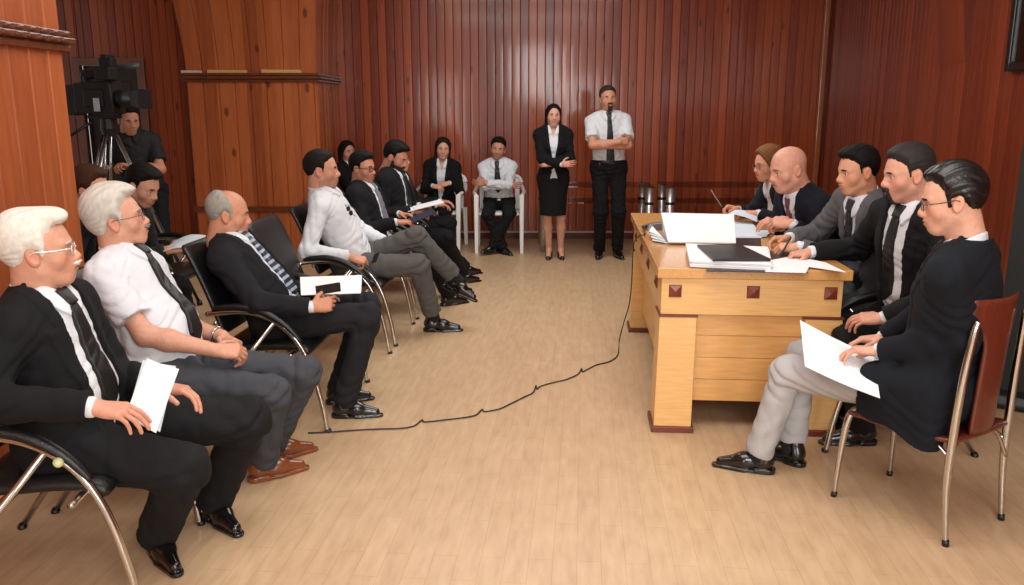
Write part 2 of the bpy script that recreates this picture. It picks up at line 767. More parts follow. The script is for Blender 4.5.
HAIRLINE = dict(
    short=[(.13, .22), (-.2, .22), (-.2, -.085), (-.075, -.085), (-.048, -.055), (-.040, -.005), (-.022, .022), (.004, .016), (.007, -.008), (.015, -.008), (.023, .03), (.046, .054), (.064, .077), (.13, .083)],
    full=[(.13, .22), (-.2, .22), (-.2, -.10), (-.070, -.105), (-.046, -.07), (-.040, -.015), (-.022, .014), (.002, .010), (.006, -.018), (.016, -.018), (.022, .03), (.036, .054), (.054, .078), (.13, .086)],
    receding=[(.13, .22), (-.2, .22), (-.2, -.095), (-.070, -.10), (-.046, -.06), (-.040, -.005), (-.022, .018), (.002, .014), (.004, -.03), (.020, -.03), (.018, .03), (.024, .052), (.040, .088), (.13, .098)],
    crown_bald=[(-.01, .085), (-.055, .125), (-.2, .22), (-.2, -.09), (-.070, -.095), (-.046, -.06), (-.040, -.005), (-.022, .018), (.002, .014), (.004, -.025), (.020, -.02), (.018, .03), (.012, .055)],
    long=[(.13, .22), (-.2, .22), (-.2, -.30), (.016, -.30), (.016, -.05), (.026, .020), (.042, .052), (.052, .064), (.066, .082), (.13, .090)],
)


def hair_fn(o, skull):
    st = o['hair']
    pl = poly2(HAIRLINE[st])
    t0, t1 = o.get('ht', (.010, .012))
    add = []
    if o.get('fringe'):
        add.append(ell((0, .038, .102), (.060, .052, .027)))
        add.append(ell((.008, .050, .099), (.046, .026, .016)))
        add.append(ell((0, -.055, .05), (.080, .072, .080)))
    if o.get('quiff'):
        add.append(ell((0, .034, .100), (.056, .052, .024)))
    if st == 'long':
        k = o.get('hairlen', .20)
        w = o.get('hairw', .062)
        add.append(cone((0, -.075, .0), (0, -.085, -k), .07, .05))
        add.append(cone((w + .006, -.010, .05), (w + .012, -.012, -k), .022, .016))
        add.append(cone((w, -.055, .03), (w + .010, -.05, -k), .032, .024))
    fq = o.get('strand', 120.0)
    am = o.get('stramp', .0011)
    arc = o.get('arc', 9.0 if st == 'long' else -3.0)

    def f(Q):
        S = np.stack([np.abs(Q[0]), Q[1], Q[2]])
        top = np.clip((Q[2] - .02) / .09, 0, 1)
        pd = pl(Q[1], Q[2] + arc * Q[0] * Q[0] * (Q[1] > .02))
        tp = np.clip(-pd / .030, 0.0, 1)
        d = skull(S) - (t0 + t1 * top) * (.05 + .95 * tp * (2 - tp))
        for g in add:
            d = smin(d, g(S), .02)
        d = smax(d, pd + .0022 * np.sin(310 * Q[0]) + .0016 * np.sin(530 * Q[0] + 190 * Q[2]), .004)
        a = np.arctan2(Q[0], Q[2] + .02 + .0 * Q[1])
        w = np.sin(fq * .10 * a + 2.0 * np.sin(17 * Q[1] + 2 * a) + 1.2 * np.sin(9 * Q[2] + 23 * Q[1]))
        w2 = np.sin(fq * .27 * a + 2.4 * np.sin(26 * Q[1] + 8 * Q[2]))
        return d + am * tp * (1.5 * (1 - 2 * np.abs(w)) * .6 + .6 * w2)
    return f


POSES = dict(
    relaxed=((25, 30, 20), 4, 35, 25), grip=((55, 62, 35), 2, 38, 45), flat=((8, 10, 6), 3, 40, 12), fist=((70, 85, 45), 1, 25, 55),
    pen=((50, 55, 20), 5, 30, 50), paper=((30, 22, 12), 3, 25, 40), point=((35, 35, 25), 6, 40, 30), clasp=((42, 40, 28), 2, 40, 30))


def hand_fn(pose, side):
    """hand frame: x to the fingertips, z back of the hand, thumb towards +y on a right hand"""
    (c1, c2, c3), spread, th_out, th_fl = POSES[pose]
    sg = 1.0 if side == 'R' else -1.0
    kn = [(.090, .026), (.093, .007), (.089, -.012), (.081, -.030)]
    ln = [(.043, .026, .021), (.047, .029, .022), (.043, .027, .021), (.034, .021, .018)]
    palm, fing = [], []
    for i, (x, y) in enumerate(kn):
        palm.append(cone((.008, y * .45 * sg, 0), (x, y * sg, 0), .0135, .0112))
    palm.append(ell((.05, .0, -.007), (.045, .036, .014)))
    for i, (x, y) in enumerate(kn):
        p = V(x, y * sg, 0)
        a = 0.0
        sp = math.radians(spread * (1.5 - i)) * sg
        r = (.0090, .0092, .0088, .0078)[i]
        inc = 1 + .10 * (i - 1) + (.25 if pose == 'pen' and i > 1 else 0)
        if pose == 'point' and i == 0:
            inc = .2
        for j, (l, cdeg) in enumerate(zip(ln[i], (c1, c2, c3))):
            a += math.radians(cdeg * inc)
            q = p + l * V(math.cos(a) * math.cos(sp), math.sin(sp), -math.sin(a))
            fing.append(cone(p, q, r, r * .90))
            p, r = q, r * .90
    t = math.radians(th_out)
    fl = math.radians(th_fl)
    p = V(.018, .020 * sg, -.006)
    dirs = []
    for j, (l, k) in enumerate(((.044, 1.0), (.033, .65), (.027, .30))):
        ang = t * k + (.25 if j == 0 else 0)
        d = V(math.cos(ang), math.sin(ang) * sg, -math.sin(fl * (.45 + .3 * j)))
        q = p + l * nrm(d)
        dirs.append((p, q))
        p = q
    thumb = [cone(dirs[0][0], dirs[0][1], .0150, .0115), cone(dirs[1][0], dirs[1][1], .0112, .0102), cone(dirs[2][0], dirs[2][1], .0102, .0085)]

    def f(Q):
        d = palm[0](Q)
        for g in palm[1:]:
            d = smin(d, g(Q), .014)
        fd = fing[0](Q)
        for g in fing[1:]:
            fd = np.minimum(fd, g(Q))
        d = smin(d, fd, .006)
        td = thumb[0](Q)
        for g in thumb[1:]:
            td = smin(td, g(Q), .004)
        return smin(d, td, .010)
    return f


def shoe_fn(toe=1.0, women=False):
    up = [cone((0, -.030, .050), (0, .060, .044), .034, .036), cone((0, .055, .040), (0, .155 * toe, .024), .036, .022), cone((0, -.022, .055), (0, -.018, .095), .037, .036)]
    ox = [((0, -.040), (0, .060), .033, .040), ((0, .060), (0, .172 * toe), .040, .022)]

    def f(Q):
        d = up[0](Q)
        for g in up[1:]:
            d = smin(d, g(Q), .022)
        d = np.maximum(d, .012 - Q[2])
        d = np.maximum(d, Q[2] - .112)
        # pointed flattish toe
        x, y = Q[0], Q[1]
        s = None
        for (a, b, ra, rb) in ox:
            t = np.clip((y - a[1]) / (b[1] - a[1]), 0, 1)
            e = np.sqrt(x * x + (y - (a[1] + t * (b[1] - a[1]))) ** 2) - (ra + (rb - ra) * t)
            s = e if s is None else np.minimum(s, e)
        hz = np.where(y < .012, .022, .014)
        lo = np.where((y > .012) & (y < .05), .006, .0)
        sole = np.maximum(s - .001, np.maximum(Q[2] - hz, lo - Q[2]))
        return np.minimum(d, sole)
    return f


def lin(c):
    return np.array(srgb(c)[:3])


PEOPLE = []


def person(S):
    """works out the joints of one figure and queues its meshes"""
    s = S.get('s', 1.0)
    near = S.get('near', 1)
    hb, hc = {0: (.0034, .0055), 1: (.0042, .0070), 2: (.0055, .0085)}[near]
    PC = np.asarray(S['pel'], float)
    by = math.radians(S['yaw'])
    bf = V(math.cos(by), math.sin(by), 0)
    br = V(math.sin(by), -math.cos(by), 0)
    up = V(0, 0, 1)
    HC = np.asarray(S['head'], float)
    HM = hframe(S['hyaw'], S.get('hpitch', 0), S.get('hroll', 0))
    tdir = nrm(HC - PC)
    NB = HC - HM[2] * .080 * s - nrm(tdir * .6 + up * .4) * .048 * s - HM[1] * .026 * s
    cy = math.radians(S.get('cyaw', S['yaw']))
    NB = NB + np.asarray(S.get('nb', (0, 0, 0)), float)
    tz = nrm(NB - PC)
    cr = V(math.sin(cy), -math.cos(cy), 0)
    tr = nrm(cr - tz * (cr @ tz))
    tf = np.cross(tz, tr)
    TM = np.stack([tr, tf, tz])
    L = np.linalg.norm(NB - PC)
    PM = np.stack([br, bf, up])
    fem = S.get('fem', 0)
    hw = (.165 if not fem else .150) * s
    J = {}
    J['SR'] = NB - tz * .082 * s + tr * hw + tf * S.get('shR', 0.0)
    J['SL'] = NB - tz * .082 * s - tr * hw + tf * S.get('shL', 0.0)
    for sd in 'RL':
        sg = 1 if sd == 'R' else -1
        w = np.asarray(S['w' + sd], float)
        pole = S.get('e' + sd, -up * 1.0 - bf * .5 + br * sg * .5)
        J['W' + sd] = w
        J['E' + sd] = ik(J['S' + sd], w, .285 * s, .255 * s, pole)
        if S.get('X' + sd) is not None:
            J['E' + sd] = np.asarray(S['X' + sd], float)
        J['H' + sd] = PC + br * .088 * s * sg
        O = np.asarray(S['f' + sd], float)
        fy, fp = S.get('fy' + sd, S['yaw']), S.get('fp' + sd, 0)
        FM = hframe(fy, fp, S.get('fr' + sd, 0))
        J['FM' + sd] = FM
        J['O' + sd] = O
        J['A' + sd] = O + FM[2] * .085 * s
        J['K' + sd] = ik(J['H' + sd], J['A' + sd], .425 * s, .405 * s, S.get('k' + sd, bf + up * .6))
        if S.get('K' + sd) is not None:
            J['K' + sd] = np.asarray(S['K' + sd], float)
        hd = nrm(S.get('d' + sd, w - J['E' + sd]))
        hn = np.asarray(S.get('n' + sd, up), float)
        hn = nrm(hn - hd * (hn @ hd))
        J['HM' + sd] = np.stack([hd, np.cross(hn, hd), hn])
    S['J'] = J
    msg = ' '.join('%s %.2f/%.2f' % (n, np.linalg.norm(J[a] - J[b]), l * s) for n, a, b, l in (('uaR', 'SR', 'ER', .285), ('uaL', 'SL', 'EL', .285), ('thR', 'HR', 'KR', .425), ('thL', 'HL', 'KL', .425), ('shR', 'KR', 'AR', .405), ('shL', 'KL', 'AL', .405)))
    if os.environ.get('DBG'):
        print('PERSON', S['key'], 'torso %.2f/%.2f' % (L, .5 * s), msg)
    root = empty('person', (PC[0], PC[1], 0 if S.get('z0') is None else S['z0']), 0, S['label'], 'person', S.get('group'))
    ro = np.array(root.location)

    def child(name, fn, lo, hi, h, material, col=None, parent=None, label=None):
        def done(v, q, c):
            if not len(v):
                return
            par = parent() if parent else root
            me = mesh_np(name, v - ro, q, c)
            o = link(name, me, material, par)
            if label:
                o['label'] = label
            S.setdefault('ob', {})[name] = o
        job(fn, lo, hi, h, done, col)

    def bb(pts, m):
        a = np.array(pts)
        return a.min(0) - m, a.max(0) + m

    allp = [PC, NB, HC] + [J[k + d] for k in 'SEWHKAO' for d in 'RL']
    flo, fhi = bb(allp, .25)
    # ---- body
    hfun, skull = head_fn(S)
    headL = bounded(local(hfun, HM, HC, s), HC - HM[2] * .02, .165 * s)
    hs = S.get('hs', 0.97 if not fem else .90) * s
    hands = [bounded(local(hand_fn(S.get('p' + d, 'relaxed'), d), J['HM' + d], J['W' + d], hs), J['W' + d] + J['HM' + d][0] * .08, .135 * s) for d in 'RL']
    bare = S.get('bare', False)
    legb = S.get('bareleg', False)
    core = [cone(PC, PC + tz * L * .5, .095 * s, .085 * s), cone(PC + tz * L * .5, NB - tz * .1 * s, .09 * s, .085 * s), cone(J['SR'], J['SL'], .045 * s, .045 * s), cone(NB - tz * .05 * s, HC - HM[2] * .07 * s - HM[1] * .03 * s, .060 * s, .053 * s)]
    limbs = []
    for d in 'RL':
        E, W, Sh = J['E' + d], J['W' + d], J['S' + d]
        mid = E + (W - E) * .32
        af = .0 if bare else -.004
        k = .86 if fem else 1
        limbs += [cone(Sh, E, (.047 + af) * s * k, (.039 + af) * s * k), cone(E, mid, (.039 + af) * s * k, (.041 + af) * s * k), cone(mid, W, (.041 + af) * s * k, .0265 * s * k)]
        H, K, An = J['H' + d], J['K' + d], J['A' + d]
        if legb:
            cm = K + (An - K) * .3 - bf * .012
            limbs += [cone(H, K, .075 * s, .047 * s), cone(K, cm, .046 * s, .050 * s), cone(cm, An, .050 * s, .030 * s), cone(An, An + J['FM' + d][1] * .12 - J['FM' + d][2] * .045, .032 * s, .028 * s)]
        else:
            limbs += [cone(H, K, .065 * s, .046 * s), cone(K, An, .044 * s, .030 * s), cone(An, An + J['FM' + d][1] * .03 - J['FM' + d][2] * .04, .027, .020)]

    def body(P):
        d = core[0](P)
        for g in core[1:]:
            d = smin(d, g(P), .035)
        for g in limbs:
            d = smin(d, g(P), .025)
        d = smin(d, headL(P), .022)
        for g in hands:
            d = smin(d, g(P), .014)
        return d
    sk = lin(S.get('skin', (205, 150, 122)))
    stub = S.get('stubble', 0)

    def bcol(v):
        Q = (HM @ (v - HC).T) / s
        c = np.tile(sk, (len(v), 1))

        def put(m, t):
            m = np.clip(m, 0, 1)[:, None]
            c[:] = c * (1 - m) + np.asarray(t) * m
        inh = (np.linalg.norm(Q, axis=0) < .16)
        x, y, z = np.abs(Q[0]), Q[1], Q[2]
        g = lambda cx, cyy, cz, r: np.exp(-((x - cx) ** 2 + (y - cyy) ** 2 + (z - cz) ** 2) / (2 * r * r)) * inh
        red = sk * np.array([1.02, .78, .72])
        put(.6 * g(.042, .07, -.03, .016), red)
        put(.6 * g(0, .11, -.03, .012), red)
        put(.7 * g(.08, -.015, -.012, .018), red)
        if stub:
            put(stub * inh * np.clip((-.030 - z - .25 * np.maximum(.06 - y, 0)) / .02, 0, 1) * (y > -.02) * (z > -.125), sk * np.array([.45, .45, .48]))
        lip = inh * np.clip(1.25 - np.sqrt((x / .024) ** 2 + ((z + .0635) / .011) ** 2 + ((y - .095) / .02) ** 2), 0, 1) * 3
        put(np.minimum(lip, .5), lin(S.get('lip', (165, 92, 84))))
        put(.35 * g(.031, .085, -.010, .009), sk * np.array([.6, .5, .5]))
        hz = np.zeros(len(v))
        for d in 'RL':
            hz = np.maximum(hz, np.exp(-(np.linalg.norm(v - (J['W' + d] + J['HM' + d][0] * .11), axis=1) / .06) ** 2))
        put(.35 * hz, red)
        return c
    child('body', body, flo, fhi, hb, MSKIN, bcol)

    # ---- eyes, brows, hair
    if S.get('eyes', True):
        for sg in (-1, 1):
            bm = BM()
            bmesh.ops.create_uvsphere(bm, u_segments=16, v_segments=14, radius=.0122 * s)
            me = bpy.data.meshes.new('eye')
            cs = []
            gz = nrm(V(S.get('gaze', 0) * 1.0, 1, S.get('gazez', -.05)))
            vv = np.array([v.co[:] for v in bm.verts])
            # pole to the front
            vv = np.stack([vv[:, 0], vv[:, 2], -vv[:, 1]], -1)
            ang = np.arccos(np.clip(vv @ V(0, 1, 0) / (.0122 * s), -1, 1))
            Rg = frame(gz)
            vv = vv @ Rg
            cw = HM.T @ V(.031 * sg, .0668, 0) * s + HC
            wv = vv @ HM + cw - ro
            for i, v in enumerate(bm.verts):
                v.co = wv[i]
            bmesh.ops.recalc_face_normals(bm, faces=bm.faces)
            bm.to_mesh(me)
            bm.free()
            at = me.color_attributes.new('Col', 'FLOAT_COLOR', 'POINT')
            c = np.ones((len(vv), 4), f32)
            c[:, :3] = np.where((ang < .56)[:, None], lin((40, 24, 16)), lin((225, 215, 208)))
            c[ang < .2, :3] = .003
            at.data.foreach_set('color', c.ravel())
            link('eye', me, MEYE, root, True)
    hw_ = lambda y, z, x=0: HC + HM.T @ (V(x, y, z) * s)

    def patch(reg, off, k=.003, amp=0.0):
        def f(Q):
            S_ = np.stack([np.abs(Q[0]), Q[1], Q[2]])
            d = smax(hfun(Q) - off, reg(S_), k)
            if amp:
                d = d + amp * np.sin(420 * Q[0] + 3 * np.sin(200 * Q[2]))
            return d
        return local(f, HM, HC, s)
    hrgb = S.get('hairrgb', (22, 17, 15))
    hm = mat('hair_%d_%d_%d' % hrgb, hrgb, rough=S.get('hairrough', .72), var=.12, scale=70, bump=.0012, bscale=190, stretch=(1, .3, .5), spec=S.get('hairspec', .16))
    if S.get('brows', True):
        bmat = mat('brow_%d_%d_%d' % S.get('browrgb', hrgb), S.get('browrgb', hrgb), rough=.8, var=.2)
        for sg in (-1, 1):
            c = (sg * .030, .083, .0205)
            a = math.radians(8 * sg)
            Mb = [[math.cos(a), 0, -math.sin(a)], [0, 1, 0], [math.sin(a), 0, math.cos(a)]]
            reg = ell(c, (.0180, .020, .0046 * S.get('browt', 1)), Mb)
            fb = local((lambda rg: (lambda Q: smax(hfun(Q) - .0020, rg(Q), .002)))(reg), HM, HC, s)
            p = hw_(.075, .021, sg * .031)
            child('eyebrow', fb, p - .032, p + .032, max(hb * .55, .0022), bmat)
    if S.get('hair'):
        hf = local(hair_fn(S, skull), HM, HC, s)
        k = S.get('hairlen', .2) + .1 if S['hair'] == 'long' else .16
        child('hair', hf, HC - V(.2, .2, max(k, .16)) * s, HC + V(.2, .2, .2) * s, hb, hm)
    frgb = S.get('facehair', hrgb)
    fm = mat('hair_%d_%d_%d' % frgb, frgb, rough=.6, var=.25, scale=160, bump=.003, bscale=230, spec=.4)
    if S.get('moustache'):
        reg = ell((0, .094, -.0490), (.028, .026, .0085))
        p = hw_(.09, -.05)
        child('moustache', patch(reg, S['moustache'], .004, .0008), p - .06, p + .06, max(hb * .6, .0025), fm)
    if S.get('beard'):
        pl = poly2(S.get('beardpoly', [(.13, -.042), (.075, -.047), (.066, -.07), (.045, -.085), (.05, -.13), (.13, -.13)]))
        xm = S.get('beardx', .026)

        def reg(Q):
            d = np.maximum(pl(Q[1], Q[2]), Q[0] - xm)
            return np.maximum(d, -(np.sqrt((Q[0] / .018) ** 2 + ((Q[2] + .064) / .008) ** 2) - 1) * .008)
        p = hw_(.07, -.085)
        child('beard', patch(reg, S['beard'], .004, .0008), p - .11, p + .11, max(hb * .7, .003), fm)
    if S.get('glasses'):
        g = S['glasses']
        gm = mat('glasses_%s' % g['kind'], g['rgb'], rough=.3, metal=g.get('metal', 0.0), var=.02)
        bm = BM()
        r = g.get('r', .0013)
        lens = BM()
        tw = lambda p: Vector(HC + HM.T @ (V(*p) * s) - ro)
        for sg in (-1, 1):
            lp = []
            for k_ in range(28):
                a = 2 * PI * k_ / 28
                c_, s_ = math.cos(a), math.sin(a)
                ex = .62
                px = math.copysign(abs(c_) ** ex, c_) * .0245
                pz = math.copysign(abs(s_) ** ex, s_) * g.get('hz', .0155)
                lp.append((sg * (.0315 + px * 1.0), .0975 - .006 * (.0315 + px) / .056, -.003 + pz))
            tube(bm, [tw(p) for p in lp], r * s, 6, True)
            f_ = lens.faces.new([lens.verts.new(tw(p)) for p in lp])
            ext = bmesh.ops.extrude_face_region(lens, geom=[f_])
            bmesh.ops.translate(lens, vec=Vector(HM[1] * .0012), verts=[e for e in ext['geom'] if isinstance(e, bmesh.types.BMVert)])
            tube(bm, [tw(p) for p in smooth_path([(sg * .0555, .092, .004), (sg * .068, .075, .004), (sg * .0775, .03, .003), (sg * .0815, -.012, .004), (sg * .080, -.030, -.012)], 4)], r * s, 6)
        tube(bm, [tw(p) for p in smooth_path([(-.008, .0965, .0), (0, .1005, .004), (.008, .0965, .0)], 4)], r * s, 6)
        go = bm_obj('glasses', bm, gm, root, True)
        bm_obj('lens', lens, MLENS, go, False)

    # ---- clothes
    bel = S.get('belly', 0.0)
    thick = S.get('bulk', 1.0)

    def torso_prims(o):
        q = [ell((0, .008, .66 * L), ((.158 if not fem else .135) * s * thick + o, .108 * s * thick + o, .17 * s + o)), ell((0, .012 + bel * .55, .32 * L), ((.145 if not fem else .12) * s * thick + bel * .5 + o, .105 * s * thick + bel * .8 + o, .17 * s + o)),
             ell((0, -.012, .62 * L), (.135 * s * thick + o, .095 * s * thick + o, .20 * s + o))]
        if fem:
            q.append(lambda Q: ell((.062, .085, .63 * L), (.058 + o, .050 + o, .058 + o))(np.stack([np.abs(Q[0]), Q[1], Q[2]])))
        t = [local((lambda g: g)(g), TM, PC) for g in q]
        t.append(local(ell((0, -.018, .03), ((.163 if not fem else .160) * s * thick + bel * .4 + o, .122 * s * thick + bel * .3 + o, .13 * s + o)), PM, PC))
        for d in 'RL':
            t.append(cone(NB - tz * .085 * s, J['S' + d] - tz * .002, .070 * s + o, .056 * s + o))
            t.append(cone(NB - tz * .030 * s - tf * .014, J['S' + d] * .60 + NB * .40 + tz * .004, .044 * s + o, .046 * s + o))
        return uni(t, .05)

    def sleeve(d, o, end=None, part=None, r0=.055, r1=.044, r2=.034):
        Sh, E, W = J['S' + d], J['E' + d], J['W' + d]
        kf = .86 if fem else 1
        a, b = cone(Sh, E, (r0 * kf) * s + o, (r1 * kf) * s + o), cone(E, W, (r1 * kf) * s + o, (r2 * kf) * s + o)
        if part is not None:
            M_ = Sh + (E - Sh) * part
            dr = nrm(E - Sh)
            a2 = cone(Sh, M_ + dr * .05, (r0 * kf - .004) * s + o, (r0 * kf + .002) * s + o)
            return lambda P: np.maximum(a2(P), (P[0] - M_[0]) * dr[0] + (P[1] - M_[1]) * dr[1] + (P[2] - M_[2]) * dr[2])
        dr = nrm(W - E)
        C = W + dr * (end or 0)

        def f(P):
            bb_ = np.maximum(b(P), (P[0] - C[0]) * dr[0] + (P[1] - C[1]) * dr[1] + (P[2] - C[2]) * dr[2])
            return smin(a(P), bb_, .02)
        return f

    def fold_amt(P, base, pts, amp, sig=.085):
        A_ = np.full(P.shape[1], base, f32)
        for c in pts:
            A_ += amp * np.exp(-((P[0] - c[0]) ** 2 + (P[1] - c[1]) ** 2 + (P[2] - c[2]) ** 2) / (2 * sig * sig)).astype(f32)
        return A_
    ph = S.get('ph', 0.0)
    tq = lambda P: [(TM[i, 0] * (P[0] - PC[0]) + TM[i, 1] * (P[1] - PC[1]) + TM[i, 2] * (P[2] - PC[2])) for i in range(3)]
    jk = S.get('jacket')
    # shirt
    so = .004 if jk else .010
    st = torso_prims(so)
    if S.get('short'):
        sl = [sleeve(d, .012, part=.72, r0=.055) for d in 'RL']
    else:
        sl = [sleeve(d, -.004 if jk else .006, end=.006 if jk else -.012) for d in 'RL']
    if jk:
        sl = [sleeve(d, .0, end=.012 * S.get('cuff', 1), r0=.045, r1=.037, r2=.031) for d in 'RL']
    zN = L
    wing = poly2([(.006, zN - .028), (.030, zN - .082), (.072, zN - .035), (.064, zN + .02), (.03, zN + .03), (.006, zN - .006)])
    na = nrm(HC - HM[2] * .06 * s - HM[1] * .030 * s - NB)
    nc = NB - na * .005
    Rc = S.get('collar', .0655) * s
    opn = S.get('open', 0.0)

    def collar(P, R, th, lowt, topb, topf):
        x, y, z = P[0] - nc[0], P[1] - nc[1], P[2] - nc[2]
        t = x * na[0] + y * na[1] + z * na[2]
        x, y, z = x - t * na[0], y - t * na[1], z - t * na[2]
        r = np.sqrt(x * x + y * y + z * z)
        cf = (x * tf[0] + y * tf[1] + z * tf[2]) / np.maximum(r, 1e-5)
        top = topb + (topf - topb) * (cf * .5 + .5)
        d = np.maximum(np.abs(r - R) - th, np.maximum(lowt - t, t - top))
        if opn and R < .068 * s + .001:
            d = np.maximum(d, cf - .93)
        return d

    def shirt_raw(P):
        d = st(P)
        for g in sl:
            d = smin(d, g(P), .02)
        am = fold_amt(P, .0020, [J['ER'], J['EL'], PC + tz * .12 + tf * .08], .0042)
        return d + am * folds(P, 58, ph)

    def shirt(P):
        d = shirt_raw(P)
        X, Y, Z = tq(P)
        w = np.maximum(wing(np.abs(X), Z), -(Y - .0))
        w = np.maximum(w, st(P) - .012)
        d = np.minimum(d, w)
        d = np.minimum(d, collar(P, Rc, .004, -.035, .046 * s, .006 * s))
        if opn:
            vcut = np.maximum(np.abs(X) - np.interp(Z, [L * .78, L * 1.02], [-.002, .03]), -(Y))
            d = np.where(Z > L * .74, np.maximum(d, np.minimum(-vcut, .02)), d)
        return d
    smt = mat('shirt_%d_%d_%d' % S.get('shirt', (210, 213, 219)), S.get('shirt', (210, 213, 219)), rough=.8, var=.03, scale=12, bump=.004, bscale=22)
    ulo, uhi = bb([PC, NB, HC - up * .05] + [J[k + d] for k in 'SEW' for d in 'RL'], .21)
    ulo[2] = min(ulo[2], PC[2] - .16)
    tuck = S.get('tuck', .0)

    def shirt_f(P):
        d = shirt(P)
        return np.maximum(d, (PC[2] - .10 - P[2]) if not tuck else (PC[2] + tuck - .03 - P[2]))
    child('shirt', shirt_f, ulo, uhi, hc, smt)
    # tie
    if S.get('tie'):
        tr_ = S['tie']
        tm = tr_ if not isinstance(tr_, tuple) else mat('tie_%d_%d_%d' % tr_, tr_, rough=.5, var=.1, scale=300)
        ze = S.get('tieend', .14) * L
        tx = S.get('tiex', 0.0)

        def tie(P):
            X, Y, Z = tq(P)
            xc = tx * np.clip((L - Z) / L, 0, 1)
            wz = np.interp(Z, [ze, ze + .045, L * .9, L - .045, L - .044, L], [.002, .044, .021, .015, .021, .028])
            off = np.where(Z > L - .046, .020, .013)
            d = np.maximum(np.abs(X - xc) - wz, np.maximum(ze - Z, Z - (L + .004)))
            return smax(np.maximum(d, -Y), st(P) + .0020 * folds(P, 58, ph) - off, .004)
        child('tie', tie, *bb([PC, NB], .24), min(hc * .75, .005), tm)
    # jacket
    if jk:
        jo = S.get('joff', .016)
        jt = torso_prims(jo)
        jsl = [sleeve(d, .010, end=-.012, r0=.058, r1=.047, r2=.036) for d in 'RL']
        sk_ = []
        if S.get('stand'):
            sk_.append(local(ell((0, -.01, -.04), (.175 * s if not fem else .172 * s, .130 * s, .20 * s)), PM, PC))
        else:
            for d in 'RL':
                H, K = J['H' + d], J['K' + d]
                e_ = H + (K - H) * S.get('skirt', .28)
                sk_.append(cone(H - up * .0, e_, .108 * s, .098 * s))
        for e in S.get('jextra', []):
            sk_.append(cone(*e))
        zs, ws = zip(*S.get('front', [(.30, 0.0), (.5, .035), (.75, .062), (1.02, .070)]))
        zs = [z * L for z in zs]
        ox_ = S.get('frontx', 0.0)
        hem = S.get('hemz', PC[2] - .12 if not S.get('stand') else PC[2] - .17)
        zb = S.get('lapz', .34) * L

        def jacket(P):
            d = jt(P)
            for g in sk_:
                d = smin(d, g(P), .05)
            for g in S.get('jbox', []):
                d = smin(d, g(P), .06)
            am = fold_amt(P, .0022, [J['ER'], J['EL'], PC + tz * .10 + tf * .05], .006)
            fo = am * folds(P, 46, ph + .7)
            d = d + fo
            X, Y, Z = tq(P)
            w = np.interp(Z, zs, ws).astype(f32)
            ax_ = np.abs(X - ox_)
            lw = np.interp(Z, [zb, zb + .001, L * .80, L * .81, L * .84, L * 1.0, L * 1.05], [0, .012, .062, .030, .036, .050, .04])
            lap = np.maximum(np.maximum(ax_ - w - lw, -(Y)), zb - Z)
            d = np.minimum(d, smax(lap, d - .006, .003))
            d = np.minimum(d, collar(P, .080 * s, .007, -.06, .020 * s, -.03 * s))
            cut = np.maximum(ax_ - w, -(Y - .015))
            d = smax(d, -cut, .004)
            for g in jsl:
                d = smin(d, g(P) + fo, .03)
            hz = hem(P) if callable(hem) else hem
            return np.maximum(d, hz - P[2])
        jrgb = S['jacket']
        jm = mat('suit_%d_%d_%d' % jrgb, jrgb, rough=.9, var=.12, scale=400, bump=.004, bscale=18, spec=.25, sheen=.0)
        jlo, jhi = bb([PC, NB, HC - up * .06] + [J[k + d] for k in 'SEWH' for d in 'RL'], .24)
        jlo[2] = min(jlo[2], S.get('hemlow', PC[2] - .25))
        if S.get('jextra'):
            for e in S['jextra']:
                jlo = np.minimum(jlo, np.minimum(e[0], e[1]) - .15)
                jhi = np.maximum(jhi, np.maximum(e[0], e[1]) + .15)
        child('jacket', jacket, jlo, jhi, hc, jm)
    # trousers
    prgb = S.get('pants', (30, 30, 33))
    pm = mat('suit_%d_%d_%d' % prgb, prgb, rough=.85, var=.10, scale=400, bump=.004, bscale=18, spec=.25, sheen=.0)
    wz = S.get('waist', .10)
    if S.get('skirtonly'):
        kk = [cone(PC - up * .02, (J['KR'] + J['KL']) / 2 + up * .06, .15 * s, .145 * s)]
        hp = local(ell((0, -.012, -.02), (.168 * s, .125 * s, .17 * s)), PM, PC)
        kz = (J['KR'][2] + J['KL'][2]) / 2 + .03
        sq = local(lambda Q: np.maximum(np.sqrt((Q[0] / (.155 + .02 * np.clip((-Q[2]) / .3, 0, 1) * -1)) ** 2 + (Q[1] / .110) ** 2) - 1, -10) * .11, PM, PC)

        def skirt(P):
            d = smin(hp(P), np.maximum(sq(P), P[2] - PC[2]), .03)
            d = np.maximum(d, P[2] - PC[2] - wz)
            return np.maximum(d + .0015 * folds(P, 50, ph), kz - P[2])
        child('skirt', skirt, PC - V(.3, .3, .6), PC + V(.3, .3, .25), hc, pm)
    else:
        ptor = torso_prims(.018 if not jk else .003)
        lg = []
        tw_ = S.get('legw', 1.0)
        for d in 'RL':
            H, K, An = J['H' + d], J['K' + d], J['A' + d]
            dr = nrm(An - K)
            C = An - dr * S.get('hem' + d, S.get('hem', .0)) * s + dr * .015
            a = cone(H, K, .088 * s * tw_, .067 * s * tw_)
            b = cone(K, An + dr * .06, .066 * s * tw_, .056 * s * tw_)
            cre = np.cross(dr, nrm(np.cross(J['FM' + d][1], dr)))

            def leg(P, a=a, b=b, C=C, dr=dr):
                bb_ = np.maximum(b(P), (P[0] - C[0]) * dr[0] + (P[1] - C[1]) * dr[1] + (P[2] - C[2]) * dr[2])
                return smin(a(P), bb_, .03)
            lg.append(leg)

